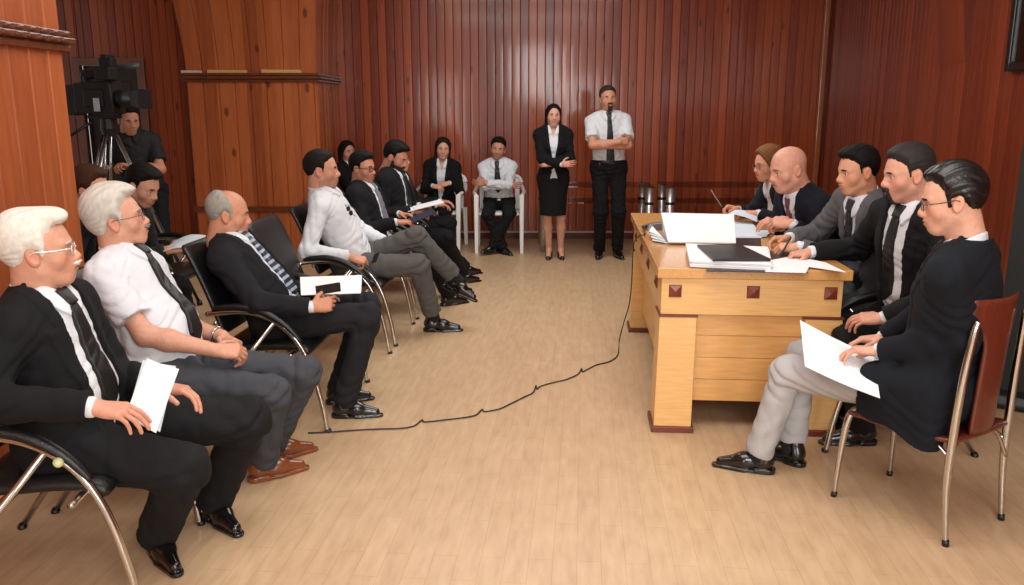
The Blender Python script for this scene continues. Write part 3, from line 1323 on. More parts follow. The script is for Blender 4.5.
        def pants(P):
            d = np.maximum(ptor(P), P[2] - PC[2] - wz)
            dl = smin(lg[0](P), lg[1](P), .012)
            d = smin(d, dl, .04)
            am = fold_amt(P, .0018, [J['KR'], J['KL'], J['HR'] + bf * .06, J['HL'] + bf * .06], .0062)
            am = am + fold_amt(P, 0, [J['AR'] + up * .06, J['AL'] + up * .06], .0040, .07)
            return d + am * folds(P, 44, ph + 1.9)
        plo, phi = bb([PC + up * .1] + [J[k + d] for k in 'HKA' for d in 'RL'], .19)
        child('trousers', pants, plo, phi, hc, pm)
        if S.get('belt'):
            bz = PC[2] + wz

            def belt(P):
                return np.maximum(ptor(P) - .005, np.abs(P[2] - bz) - .017)
            child('belt', belt, PC - V(.3, .3, 0), PC + V(.3, .3, .25), hc * .8, mat('belt_leather', (18, 16, 15), rough=.35))
            bk = BM()
            bp = PC + bf * S.get('bucky', .135) + up * wz
            box(bk, (-.022, -.006, -.016), (.022, .006, .016))
            bmesh.ops.transform(bk, matrix=Matrix(((br[0], bf[0], 0, bp[0] - ro[0]), (br[1], bf[1], 0, bp[1] - ro[1]), (0, 0, 1, bp[2] - ro[2]), (0, 0, 0, 1))), verts=bk.verts)
            bm_obj('belt_buckle', bk, MCHROME, S.get('rootob', root), bevel=.003)
    # shoes and socks
    srgb_ = S.get('shoes', (16, 15, 15))
    smm = mat('shoe_%d_%d_%d' % srgb_, srgb_, rough=.22, var=.1, scale=40, coat=.5)
    for d in 'RL':
        fs = local(shoe_fn(), J['FM' + d], J['O' + d], s)
        c = J['O' + d] + J['FM' + d][1] * .06 + J['FM' + d][2] * .05
        child('shoe', fs, c - .19 * s, c + .19 * s, hb * 1.1, smm)
        if not legb and S.get('socks', True):
            K, An = J['K' + d], J['A' + d]
            dr = nrm(An - K)
            child('sock', cone(An - dr * .22 * s, An + dr * .02, .043 * s, .041 * s), *bb([An, An - dr * .22], .07), hc, mat('sock_%d_%d_%d' % S.get('sockrgb', (20, 20, 22)), S.get('sockrgb', (20, 20, 22)), rough=.9, bump=.002, bscale=300))
    if S.get('watch'):
        d = S['watch']
        W, E = J['W' + d], J['E' + d]
        ax = nrm(W - E)
        c = W - ax * .025
        a = nrm(np.cross(ax, V(.3, .2, 1)))
        b = np.cross(ax, a)
        bm = BM()
        tube(bm, [Vector(c + (a * math.cos(t) + b * math.sin(t)) * .0315 * s - ro) for t in np.linspace(0, 2 * PI, 20, endpoint=False)], .006, 8, True)
        bm_obj('wristwatch', bm, MCHROME, root, True)
    PEOPLE.append(S)
    return S


MSKIN = mat('skin', (200, 150, 120), rough=.5, var=.06, scale=60, bump=.0015, bscale=180, attr=True, spec=.4, sss=.0)
MEYE = mat('eye', (255, 255, 255), rough=.08, var=0.0, attr=True)
MCHROME = mat('chrome', (200, 198, 194), rough=.16, metal=1.0, var=.02)
MLENS = glass_mat('lens_glass')
# ------------------------------------------------------------------ the room
SC.view_settings.view_transform = 'Standard'
SC.view_settings.look = 'None'
SC.view_settings.gamma = 1.0
SC.view_settings.use_curve_mapping = False
SC.view_settings.exposure = 0.0
BACK_Y = 10.22
LEFT_X = -2.04
PIL_Y = 4.0
PIL2_Y = 9.13
CEIL = 3.35
M_BACK = wood_boards('varnished_wall_boards', (118, 44, 20), (168, 78, 36), 0.097, rough=0.34, knots=0.7, coat=.42, spec=.35)
M_RIGHT = wood_boards('varnished_side_boards', (108, 42, 22), (142, 62, 33), 0.092, rough=0.38, knots=0.3, coat=.3, spec=.3)
M_PILLAR = wood_boards('varnished_pillar_boards', (146, 72, 38), (188, 104, 58), 0.155, rough=0.42, knots=0.75, vary=.6, coat=.08, spec=.3)
M_LEDGE = mat('ledge_wood', (104, 52, 28), rough=.35, var=.3, scale=14, stretch=(1, 8, 8), coat=.3)
M_FLOOR = floor_mat()


def board_panel(bm, x0, x1, z0, z1, bw, th=0.04, groove=0.006, depth=0.007, crown=0.00045):
    """boards standing side by side from x0 to x1, front at y=0 facing -y, V grooves between"""
    n0 = math.floor(x0 / bw + 1e-6)
    xs = []
    k = n0
    while k * bw < x1 - 1e-6:
        a, b = max(k * bw, x0), min((k + 1) * bw, x1)
        if b - a > groove * 2.2:
            w_ = b - a - 2 * groove
            xs += [(a, depth)] + [(a + groove + w_ * t, -4 * crown * t * (1 - t)) for t in np.linspace(0, 1, 7)] + [(b, depth)]
        k += 1
    if xs and xs[0][0] > x0 + 1e-6:
        xs = [(x0, depth)] + xs
    pts = []
    for p in xs:
        if not pts or abs(p[0] - pts[-1][0]) > 1e-6:
            pts.append(p)
    lo = [bm.verts.new((x, y, z0)) for x, y in pts]
    hi = [bm.verts.new((x, y, z1)) for x, y in pts]
    bl = [bm.verts.new((pts[-1][0], th, z0)), bm.verts.new((pts[0][0], th, z0))]
    bh = [bm.verts.new((pts[-1][0], th, z1)), bm.verts.new((pts[0][0], th, z1))]
    L, H = lo + bl, hi + bh
    n = len(L)
    for i in range(n):
        j = (i + 1) % n
        bm.faces.new([L[i], L[j], H[j], H[i]])
    bm.faces.new(L[::-1])
    bm.faces.new(H)


def structure(o):
    o['kind'] = 'structure'
    return o


bm = BM()
box(bm, (-7.5, -2.5, -0.06), (5.5, 10.6, 0.0))
structure(bm_obj('floor', bm, M_FLOOR))
bm = BM()
box(bm, (-7.5, -2.5, CEIL), (5.5, 10.6, CEIL + .06))
structure(bm_obj('ceiling', bm, mat('ceiling_paint', (222, 212, 196), rough=.9, var=.03)))

# back wall with the doorway on the left
D0, D1, DZ = -5.02, -4.36, 2.03
bm = BM()
board_panel(bm, -7.5, D0, 0, CEIL, .097)
board_panel(bm, D1, 3.75, 0, CEIL, .097)
board_panel(bm, D0, D1, DZ, CEIL, .097)
structure(bm_obj('wall_back', bm, M_BACK, loc=(0, BACK_Y, 0)))
bm = BM()
box(bm, (D0 - .09, -.035, 0), (D0, .05, DZ + .09))
box(bm, (D1, -.035, 0), (D1 + .09, .05, DZ + .09))
box(bm, (D0, -.035, DZ), (D1, .05, DZ + .09))
dr = bm_obj('door_1', bm, mat('door_frame_wood', (120, 78, 62), rough=.4, var=.2, scale=8), bevel=.006, loc=(0, BACK_Y, 0))
structure(dr)
bm = BM()
box(bm, (D0, .06, 0), (D1, .10, DZ))
lf = bm_obj('door_leaf', bm, mat('door_leaf_wood', (46, 34, 30), rough=.5, var=.2, scale=6), dr)
bm = BM()
for z0, z1 in ((.2, .9), (1.05, 1.85)):
    box(bm, (D0 + .12, .05, z0), (D1 - .12, .062, z1))
bm_obj('door_panel', bm, MATS['door_leaf_wood'], lf, bevel=.008)

# skirting on the back wall
bm = BM()
box(bm, (LEFT_X, BACK_Y - .022, 0), (3.6, BACK_Y + .002, .075))
structure(bm_obj('baseboard_back', bm, mat('skirting_wood', (98, 40, 24), rough=.4, var=.15)))
bm = BM()
box(bm, (LEFT_X, BACK_Y - .034, .072), (3.6, BACK_Y + .002, .092))
structure(bm_obj('trim_1', bm, mat('pale_moulding', (205, 186, 176), rough=.4, var=.05), bevel=.004))

# right wall, from the far corner towards the camera
RW = [(3.66, BACK_Y), (3.27, 3.2)]
rl = math.hypot(RW[1][0] - RW[0][0], RW[1][1] - RW[0][1])
ra = math.atan2(RW[1][1] - RW[0][1], RW[1][0] - RW[0][0])
bm = BM()
board_panel(bm, 0, rl + 3.0, 0, CEIL, .092)
structure(bm_obj('wall_right', bm, M_RIGHT, loc=(RW[0][0], RW[0][1], 0), rz=ra))
bm = BM()
box(bm, (-.03, -.03, 0), (.03, .03, CEIL))
structure(bm_obj('trim_2', bm, mat('corner_moulding', (150, 84, 52), rough=.3, var=.1, coat=.3), bevel=.01, loc=(3.60, BACK_Y - .05, 0)))
bm = BM()
box(bm, (0, -.02, 0), (rl + 2.5, .004, .09))
structure(bm_obj('baseboard_right', bm, MATS['skirting_wood'], loc=(RW[0][0], RW[0][1], 0), rz=ra))
# springer of an arch on the right wall
bm = BM()
ys = [(2.97, 3.52, 1.90, .005), (2.97, 3.52, 2.2, .04), (2.90, 3.56, 2.6, .10), (2.78, 3.62, CEIL, .18)]
rings = [[bm.verts.new(p) for p in ((a, .02, z), (a, -t, z), (b, -t, z), (b, .02, z))] for a, b, z, t in ys]
for i in range(3):
    for k in range(4):
        bm.faces.new([rings[i][k], rings[i][(k + 1) % 4], rings[i + 1][(k + 1) % 4], rings[i + 1][k]])
bm.faces.new(rings[0][::-1])
bm.faces.new(rings[-1])
structure(bm_obj('trim_3', bm, M_RIGHT, loc=(RW[0][0], RW[0][1], 0), rz=ra))

# near left pillar: boards facing the room (+x), ledge moulding at 1.8 m
LZ = float(A(77, 44, PIL_Y)[2])


def pillar_block(name, faces, label=None):
    pass


bm = BM()
board_panel(bm, -1.5, PIL_Y, 0, CEIL, .155, th=.25, groove=.008, depth=.009)
structure(bm_obj('wall_left', bm, M_PILLAR, loc=(LEFT_X, 0, 0), rz=PI / 2))
bm = BM()
board_panel(bm, 0, 5.2, 0, CEIL, .155, th=.2)
w = structure(bm_obj('wall_left', bm, M_PILLAR, loc=(LEFT_X - .012, PIL_Y - .01, 0), rz=PI))
w.name = 'wall_leftreturn'
bm = BM()
for dz, t in ((-.035, .028), (0.0, .045), (.030, .030)):
    box(bm, (LEFT_X - .1, -1.5, LZ + dz), (LEFT_X + t, PIL_Y + t, LZ + dz + .026))
for k in range(60):
    y = -1.4 + k * .09
    box(bm, (LEFT_X + .025, y, LZ + .004), (LEFT_X + .058, y + .05, LZ + .022))
    box(bm, (LEFT_X + .01, y + .045, LZ + .034), (LEFT_X + .042, y + .085, LZ + .050))
structure(bm_obj('trim_4', bm, M_LEDGE, bevel=.004))

# far left pillar with its flared head
P2A = float(A(187, 85, PIL2_Y)[0])
PW = LEFT_X - P2A
LZ2 = float(A(250, 78, PIL2_Y)[2])
bm = BM()
board_panel(bm, 0, PW, 0, LZ2, .165, th=.2, groove=.011, depth=.013)
structure(bm_obj('wall_pillarfront', bm, M_PILLAR, loc=(P2A, PIL2_Y, 0)))
bm = BM()
board_panel(bm, 0, BACK_Y - PIL2_Y, 0, LZ2, .165, th=.2, groove=.011, depth=.013)
structure(bm_obj('wall_pillarside', bm, M_PILLAR, loc=(LEFT_X + .006, PIL2_Y + .012, 0), rz=PI / 2))
bm = BM()
board_panel(bm, 0, BACK_Y - PIL2_Y, 0, CEIL, .165, th=.2, groove=.011, depth=.013)
structure(bm_obj('wall_pillarback', bm, M_PILLAR, loc=(P2A - .006, BACK_Y + .012, 0), rz=-PI / 2))


def flare_boards(name, w, z0, z1, fl, fr, lean, bw, loc, rz):
    """a panel of boards widening and leaning out upwards"""
    bm = BM()
    n = max(2, round(w / bw))
    zs = np.linspace(z0, z1, 9)
    rows = []
    for z in zs:
        t = (z - z0) / (z1 - z0)
        t2 = t ** 1.6
        row = []
        for k in range(n):
            for e, d in ((0, .013), (.011, 0), (w / n - .011, 0), (w / n, .013)):
                x = k * w / n + e
                xx = x - fl * t2 * (1 - x / w) + fr * t2 * (x / w)
                row.append(bm.verts.new((xx, d - lean * t2, z)))
        row.append(bm.verts.new((w + fr * t2, .2, z)))
        row.append(bm.verts.new((-fl * t2, .2, z)))
        rows.append(row)
    m = len(rows[0])
    for i in range(len(zs) - 1):
        for k in range(m):
            j = (k + 1) % m
            bm.faces.new([rows[i][k], rows[i][j], rows[i + 1][j], rows[i + 1][k]])
    bm.faces.new(rows[0][::-1])
    bm.faces.new(rows[-1])
    return structure(bm_obj(name, bm, M_PILLAR, loc=loc, rz=rz))


flare_boards('wall_pillarhead', PW, LZ2 + .03, CEIL, .22, .12, .10, .165, (P2A, PIL2_Y, 0), 0)
flare_boards('wall_pillarheadside', BACK_Y - PIL2_Y - .03, LZ2 + .03, CEIL, 0, 0, .112, .165, (LEFT_X, PIL2_Y + .03, 0), PI / 2)
bm = BM()
for dz, t in ((-.04, .03), (-.01, .055), (.022, .04)):
    box(bm, (P2A - t, PIL2_Y - t, LZ2 + dz), (LEFT_X + t, BACK_Y, LZ2 + dz + .028))
structure(bm_obj('trim_5', bm, M_LEDGE, bevel=.005))
RZ2 = float(A(250, 209, PIL2_Y)[2])
bm = BM()
box(bm, (P2A - .02, PIL2_Y - .025, RZ2 - .03), (LEFT_X + .02, PIL2_Y + .02, RZ2 + .03))
structure(bm_obj('trim_6', bm, M_LEDGE, bevel=.006))

# offcuts lying on the far ledge
LTOP = LZ2 + .05
MPINE = mat('raw_pine', (206, 158, 96), rough=.6, var=.15, scale=10, stretch=(1, 12, 12))
for (u0, u1, m_, lb, hgt) in ((182, 203, mat('white_offcut', (200, 180, 160), rough=.6), 'short pale wooden offcut lying at the left end of the pillar ledge', .028),
                              (208, 248, MPINE, 'longer light pine offcut lying midway along the pillar ledge', .032),
                              (262, 302, MPINE, 'light pine offcut lying at the right end of the pillar ledge', .036)):
    x0, x1 = float(A(u0, 75, PIL2_Y)[0]), float(A(u1, 75, PIL2_Y)[0])
    bm = BM()
    hexa(bm, [(x0, -.035, 0), (x1, -.030, 0), (x1 - .01, .030, 0), (x0 + .008, .034, 0), (x0, -.03, hgt), (x1, -.028, hgt * .9), (x1 - .012, .028, hgt * .9), (x0 + .01, .03, hgt)])
    o = bm_obj('wood_offcut', bm, m_, bevel=.004, loc=(0, PIL2_Y + .005 - .0, LTOP))
    props(o, lb, 'offcut', 'wooden offcuts on the pillar ledge')
xb = float(A(302, 68, PIL2_Y)[0])
bm = BM()
box(bm, (xb - .02, -.012, 0), (xb + .02, .02, .055))
box(bm, (xb - .012, -.015, .055), (xb + .012, .012, .085))
props(bm_obj('wall_speaker', bm, mat('black_plastic', (18, 18, 19), rough=.5), bevel=.004, loc=(0, PIL2_Y + .03, LTOP + .036)), 'tiny dark block standing on the pine offcut at the right end of the ledge', 'block')

# framed black panel high on the right wall
e = V(RW[1][0] - RW[0][0], RW[1][1] - RW[0][1]) / rl
s0 = (BACK_Y - 6.02) / -e[1]
root = empty('wall_screen', (RW[0][0] + e[0] * s0, RW[0][1] + e[1] * s0, 1.80), ra, 'black framed screen hung high on the right wall', 'screen')
bm = BM()
zt, wl, fw_ = .95, 1.5, .055
for a, b in (((0, 0), (fw_, zt)), ((wl - fw_, 0), (wl, zt)), ((fw_, 0), (wl - fw_, fw_)), ((fw_, zt - fw_), (wl - fw_, zt))):
    box(bm, (a[0], -.055, a[1]), (b[0], -.004, b[1]))
bm_obj('frame', bm, mat('black_frame', (20, 22, 22), rough=.3), root, bevel=.006)
bm = BM()
box(bm, (fw_, -.035, fw_), (wl - fw_, -.006, zt - fw_))
bm_obj('panel', bm, mat('screen_glass', (8, 9, 10), rough=.08), root)
bm = BM()
box(bm, (fw_ + .01, -.045, fw_ + .01), (fw_ + .022, -.034, zt - fw_ - .01))
bm_obj('inner_bead', bm, mat('grey_bead', (120, 126, 126), rough=.3, metal=.6), root)

# roll-up banner at the right edge, seen from behind
bp = G(993, 404)
root = empty('rollup_banner', (bp[0] + .40, bp[1] - .27, 0), math.radians(-34), 'black roll-up banner on a dark foot at the right edge beside the wooden chair', 'banner')
bm = BM()
prof = [(-.07, 0), (-.085, .03), (-.07, .075), (-.02, .095), (.03, .085), (.08, .04), (.085, 0)]
va = [bm.verts.new((-.52, y, z)) for y, z in prof]
vb = [bm.verts.new((.52, y, z)) for y, z in prof]
for k in range(len(prof)):
    j = (k + 1) % len(prof)
    bm.faces.new([va[k], va[j], vb[j], vb[k]])
bm.faces.new(va[::-1])
bm.faces.new(vb)
bm_obj('cassette', bm, mat('banner_foot', (24, 25, 24), rough=.4), root, bevel=.01)
bm = BM()
hexa(bm, [(-.50, -.004, .09), (.50, -.004, .09), (.50, .004, .09), (-.50, .004, .09), (-.50, .050, 1.52), (.50, .050, 1.52), (.50, .058, 1.52), (-.50, .058, 1.52)])
bm_obj('banner_sheet', bm, mat('banner_cloth', (13, 13, 14), rough=.7), root)
bm = BM()
tube(bm, [(-.48, .055, 1.53), (.48, .055, 1.53)], .014)
bm_obj('top_rail', bm, MATS['banner_foot'], root, True)
bm = BM()
tube(bm, [(0, .03, .08), (0, .085, 1.53)], .01)
bm_obj('support_pole', bm, MATS['banner_foot'], root, True)

# ------------------------------------------------------------------ desk
MDESK = mat('desk_veneer', (222, 174, 110), rough=.34, var=.10, scale=5, stretch=(1.5, 1.5, 22), coat=.15)
MDESKH = mat('desk_veneer_lying', (216, 164, 100), rough=.34, var=.10, scale=5, stretch=(1.5, 22, 14), coat=.15)
MDTOP = mat('desk_top_veneer', (202, 150, 90), rough=.24, var=.10, scale=5, stretch=(16, 1.5, 10), coat=.3)
MDARK = mat('desk_dark_edge', (108, 50, 34), rough=.4, var=.15)
DH = .82
c0, c1, c2 = G(658, 268, DH), G(856, 272, DH), G(628, 213, DH)
dang = math.radians(-4.3)
DW = float(np.linalg.norm(c1 - c0))
DL = float(np.linalg.norm(c2 - c0)) + .01
desk = empty('executive_desk', (c0[0], c0[1], 0), dang, 'light wood executive desk with dark diamond inlays and slab legs', 'desk')
dex, dey = V(math.cos(dang), math.sin(dang), 0), V(-math.sin(dang), math.cos(dang), 0)


def DP(x, y, z=DH):
    return V(c0[0], c0[1], 0) + dex * x + dey * y + V(0, 0, z)


bm = BM()
box(bm, (0, 0, DH - .050), (DW, DL, DH))
bm_obj('desk_top', bm, MDTOP, desk, bevel=.004)
FZ0, FZ1 = .590, DH - .050


def fascia(name, lo, hi):
    bm = BM()
    box(bm, lo, hi)
    return bm_obj(name, bm, MDESK, desk, bevel=.003)


fn_ = fascia('fascia', (.022, .022, FZ0), (DW - .035, .045, FZ1))
fl_ = fascia('fascia', (.022, .046, FZ0), (.045, DL - .06, FZ1))
fascia('fascia', (.046, DL - .05, FZ0), (DW - .1, DL - .03, FZ1))
for x0, x1 in ((.014, .20), (DW - .205, DW - .02)):
    for y0, y1 in ((.012, .20), (DL - .22, DL - .035)):
        bm = BM()
        box(bm, (x0, y0, FZ0 - .011), (x1, y1, FZ0))
        bm_obj('dark_moulding', bm, MDARK, desk)


def inlay(x, y, ax):
    bm = BM()
    h_ = .031
    pts = []
    zc = FZ0 + .115
    base = [(-h_, -h_), (h_, -h_), (h_, h_), (-h_, h_)]
    inn = [(-h_ * .9, -h_ * .9), (h_ * .9, -h_ * .9), (h_ * .9, h_ * .9), (-h_ * .9, h_ * .9)]
    f = (lambda a, b, d: (x + a, y - d, zc + b)) if ax == 'x' else (lambda a, b, d: (x - d, y + a, zc + b))
    v0 = [bm.verts.new(f(a, b, -.001)) for a, b in base]
    v1 = [bm.verts.new(f(a, b, .006)) for a, b in inn]
    tip = bm.verts.new(f(0, 0, .016))
    for k in range(4):
        j = (k + 1) % 4
        bm.faces.new([v0[k], v0[j], v1[j], v1[k]])
        bm.faces.new([v1[k], v1[j], tip])
    bm.faces.new(v0[::-1])
    bm_obj('inlay', bm, mat('inlay_wood', (116, 52, 38), rough=.25, var=.1, coat=.3), desk)


for x in (.088, .455, .815):
    inlay(x, .022, 'x')
for y in (.25, .75, 1.25, 1.75, 2.05):
    inlay(.022, y, 'y')
for lx0, lx1, fl in ((.018, .195, -.012), (DW - .20, DW - .025, .0)):
    for ly0, ly1 in ((.016, .20), (DL - .22, DL - .04)):
        bm = BM()
        f0 = fl if lx0 < .1 else 0
        hexa(bm, [(lx0 + f0, ly0 - .024, .03), (lx1 + f0 * .6, ly0 - .024, .03), (lx1 + f0 * .6, ly1, .03), (lx0 + f0, ly1, .03), (lx0, ly0, FZ0 - .012), (lx1, ly0, FZ0 - .012), (lx1, ly1, FZ0 - .012), (lx0, ly1, FZ0 - .012)])
        lg = bm_obj('leg', bm, MDESK, desk, bevel=.003)
        bm = BM()
        box(bm, (lx0 + f0 - .012, ly0 - .036, 0), (lx1 + f0 * .6 + .012, ly1 + .012, .03))
        bm_obj('plinth', bm, MDARK, lg, bevel=.003)
zs = np.linspace(.145, FZ0, 5)
bm = BM()
for a, b in zip(zs[:-1], zs[1:]):
    box(bm, (.197, .06, a + .002), (DW - .202, .085, b - .002))
    box(bm, (.199, .064, a - .001), (DW - .204, .08, b + .001))
bm_obj('end_panel', bm, MDESKH, desk)
bm = BM()
for a, b in zip(zs[:-1], zs[1:]):
    box(bm, (.09, .20, a + .002), (.115, DL - .22, b - .002))
    box(bm, (.094, .20, a - .001), (.110, DL - .22, b + .001))
bm_obj('modesty_panel', bm, MDESKH, desk)
# ------------------------------------------------------------------ things on the desk
MPAP = mat('white_paper', (232, 232, 234), rough=.75, var=.02, scale=6)
MPAPB = mat('bluish_paper', (206, 214, 224), rough=.75, var=.03, scale=6)
MLEATH = mat('dark_leather', (42, 24, 22), rough=.4, var=.15, scale=120, bump=.001, bscale=300)
MBLACK = mat('black_vinyl', (22, 22, 24), rough=.35, var=.1, scale=90, bump=.0006, bscale=400)


def flat_on_desk(name, q, z, th, m_, label, cat, bevel=0.0):
    """a flat thing whose four corners sit at photo points, lying at height z"""
    p = [G(u, v, z) for u, v in q]
    o = sum(p) / 4
    bm = BM()
    hexa(bm, [tuple(V(a[0], a[1], z) - V(o[0], o[1], z)) for a in p] + [tuple(V(a[0], a[1], z + th) - V(o[0], o[1], z)) for a in p])
    ob = bm_obj(name, bm, m_, bevel=bevel, loc=(o[0], o[1], z))
    return props(ob, label, cat)


# dark leather desk pads
flat_on_desk('desk_pad', [(706, 271.5), (808, 273.5), (792, 252), (712, 250)], DH, .005, MLEATH, 'dark leather desk pad at the near edge of the desk under the papers', 'desk pad', .002)
flat_on_desk('desk_pad', [(734, 251), (762, 251), (760, 234), (728, 233)], DH, .005, MLEATH, 'small dark leather pad between the open ledger and the clasped hands', 'desk pad', .002)
# stack of white papers and the black folder on it
q = [(690, 267), (771, 270.5), (768, 253), (686, 249.5)]
o0 = sum(G(u, v, DH + .006) for u, v in q) / 4
rng = np.random.RandomState(3)
for k in range(4):
    p = [G(u, v, DH + .006) for u, v in q]
    j = (rng.rand(2) - .5) * .012
    z0 = DH + .0055 + k * .0088
    bm = BM()
    hexa(bm, [(a[0] - o0[0] + j[0], a[1] - o0[1] + j[1], 0) for a in p] + [(a[0] - o0[0] + j[0], a[1] - o0[1] + j[1], .0082) for a in p])
    props(bm_obj('paper_stack', bm, MPAP, bevel=.001, loc=(o0[0], o0[1], z0)), ('bundle of white sheets lying lowest in the pile under the black folder', 'bundle of white sheets second from the bottom under the black folder', 'bundle of white sheets third from the bottom under the black folder', 'bundle of white sheets topmost of the pile directly under the black folder')[k], 'papers', 'white paper bundles near the desk edge')
flat_on_desk('folder', [(713, 261.5), (771, 261.5), (742, 247.5), (697, 247)], DH + .041, .014, MBLACK, 'thin black folder lying on the white paper pile', 'folder', .004)
# open ledger
pz = DH
lb, rb = G(668, 244, DH + .006), G(736, 245, DH + .006)
lt, rt = A(661, 212.5, lb[1] + .17), A(734, 214, rb[1] + .17)
led = empty('ledger', (float((lb[0] + rb[0]) / 2), float((lb[1] + rb[1]) / 2), DH), 0, 'big open white ledger with its page block tilted up on the desk', 'book')
lo_ = V(*led.location)


def wedge(name, a, b, c, d, th, m_, par, off=(0, 0, 0)):
    a, b, c, d = [np.asarray(x, float) - lo_ for x in (a, b, c, d)]
    n = nrm(np.cross(b - a, d - a))
    if n[2] > 0:
        n = -n
    bm = BM()
    hexa(bm, [tuple(x + n * th) for x in (a, b, c, d)] + [tuple(x) for x in (a, b, c, d)])
    return bm_obj(name, bm, m_, par, bevel=.002)


back = V(0, .012, 0)
wedge('page_block', lb + V(0, 0, .012), rb + V(0, 0, .012), rt, lt, .012, MPAP, led)
bk0, bk1 = lb + V(.0, .18, 0), rb + V(0, .18, 0)
bm = BM()
P8 = [lb + V(.01, .03, 0), rb + V(-.01, .03, 0), rb + V(-.01, .20, 0), lb + V(.01, .20, 0), lb + V(.01, .035, .015), rb + V(-.01, .035, .015), rt + V(-.01, .05, -.02), lt + V(.01, .05, -.02)]
hexa(bm, [tuple(x - lo_) for x in P8])
bm_obj('book_block', bm, MPAPB, led, bevel=.003)
for k in range(4):
    a0 = lb + V(-.004 * k, .01 + .03 * k, .004 + .006 * k)
    a1 = lb + V(-.004 * k, .11 + .03 * k, .008 + .006 * k)
    tip0 = G(652 - k, 240 - 3.0 * k, DH + .012 + .012 * k)
    tip1 = G(655 - k, 233 - 2.5 * k, DH + .020 + .012 * k)
    wedge('loose_page', a0, tip0, tip1, a1, .003, MPAP if k % 2 else MPAPB, led)
# dark microphone base behind the ledger where the cable starts
mp_ = A(655, 230, 5.25)
root = empty('cable_box', (mp_[0], mp_[1], DH), .3, 'small grey cable box on the far left of the desk behind the ledger', 'device')
bm = BM()
hexa(bm, [(-.07, -.04, 0), (.07, -.04, 0), (.07, .04, 0), (-.07, .04, 0), (-.05, -.03, .035), (.05, -.03, .045), (.05, .03, .045), (-.05, .03, .035)])
bm_obj('housing', bm, mat('grey_plastic', (120, 122, 124), rough=.3, metal=.4), root, bevel=.006)
bm = BM()
tube(bm, [(-.05, 0, .02), (-.085, 0, .02)], .009)
bm_obj('socket', bm, MBLACK, root, True)

# white papers under the writers' hands, further papers
sheet('paper', [G(768, 261, DH + .008), G(846, 272.5, DH + .008), G(826, 263, DH + .008), G(795, 256, DH + .008)], MPAP, 'white sheet at the near right corner of the desk under the pen hand', group=None)
sheet('paper', [G(765, 272, DH + .0075), G(806, 273.0, DH + .0075), G(812, 261, DH + .0075), G(768, 260, DH + .0075)], MPAP, 'white sheet at the near desk edge beside the black folder', group=None)
sheet('paper', [A(738, 247, 4.9) * [1, 1, 0] + V(0, 0, DH + .007), A(765, 251, 4.9) * [1, 1, 0] + V(0, 0, DH + .007), A(772, 240, 5.15) * [1, 1, 0] + V(0, 0, DH + .007), A(748, 238, 5.15) * [1, 1, 0] + V(0, 0, DH + .007)], MPAPB, 'pale sheet under the clasped hands of the man in grey', group=None)
sheet('paper', [G(735, 238, DH + .004), G(762, 238, DH + .004), G(752, 222, DH + .004), G(728, 222, DH + .004)], MPAPB, 'pale bluish sheet lying beside the ledger', group=None)

# black cable: from the desk over its corner, down and across the floor
px = [(619.5, 340), (618, 355), (612, 361), (606, 363.5), (596, 366), (586, 371), (582.5, 372.5), (581.5, 369.5), (578, 375), (566, 380.5), (555, 383), (541, 387), (537, 390), (536, 386.5), (533, 393.5), (524, 398), (510, 405), (499, 410), (485, 412.5), (482, 410.5), (476, 416), (465, 418.5), (444, 421), (425, 423), (422, 421), (414, 427), (400, 429.5), (383, 430), (360, 431), (331, 433), (308, 434)]
pts = [V(mp_[0] - .085, mp_[1] - .02, DH + .022), G(645, 234, DH + .008), G(639.5, 236, DH + .009), A(634, 243, 5.42), A(632.5, 262, 5.42), A(631.5, 285, 5.44), A(629, 305, 5.50), A(624, 322, 5.62)]
pts += [G(u, v) + V(0, 0, .006) for u, v in px[0:]]
bm = BM()
tube(bm, smooth_path(pts, 5), .0038, 6)
props(bm_obj('power_cable', bm, mat('black_rubber', (20, 18, 18), rough=.5), smooth=True), 'thin black cable running from the desk across the wooden floor', 'cable')

# ------------------------------------------------------------------ chairs
MSEAT = mat('black_leatherette', (17, 17, 18), rough=.38, var=.12, scale=60, bump=.0015, bscale=140)
GCH = 'black chairs with chrome arch arms along the left'


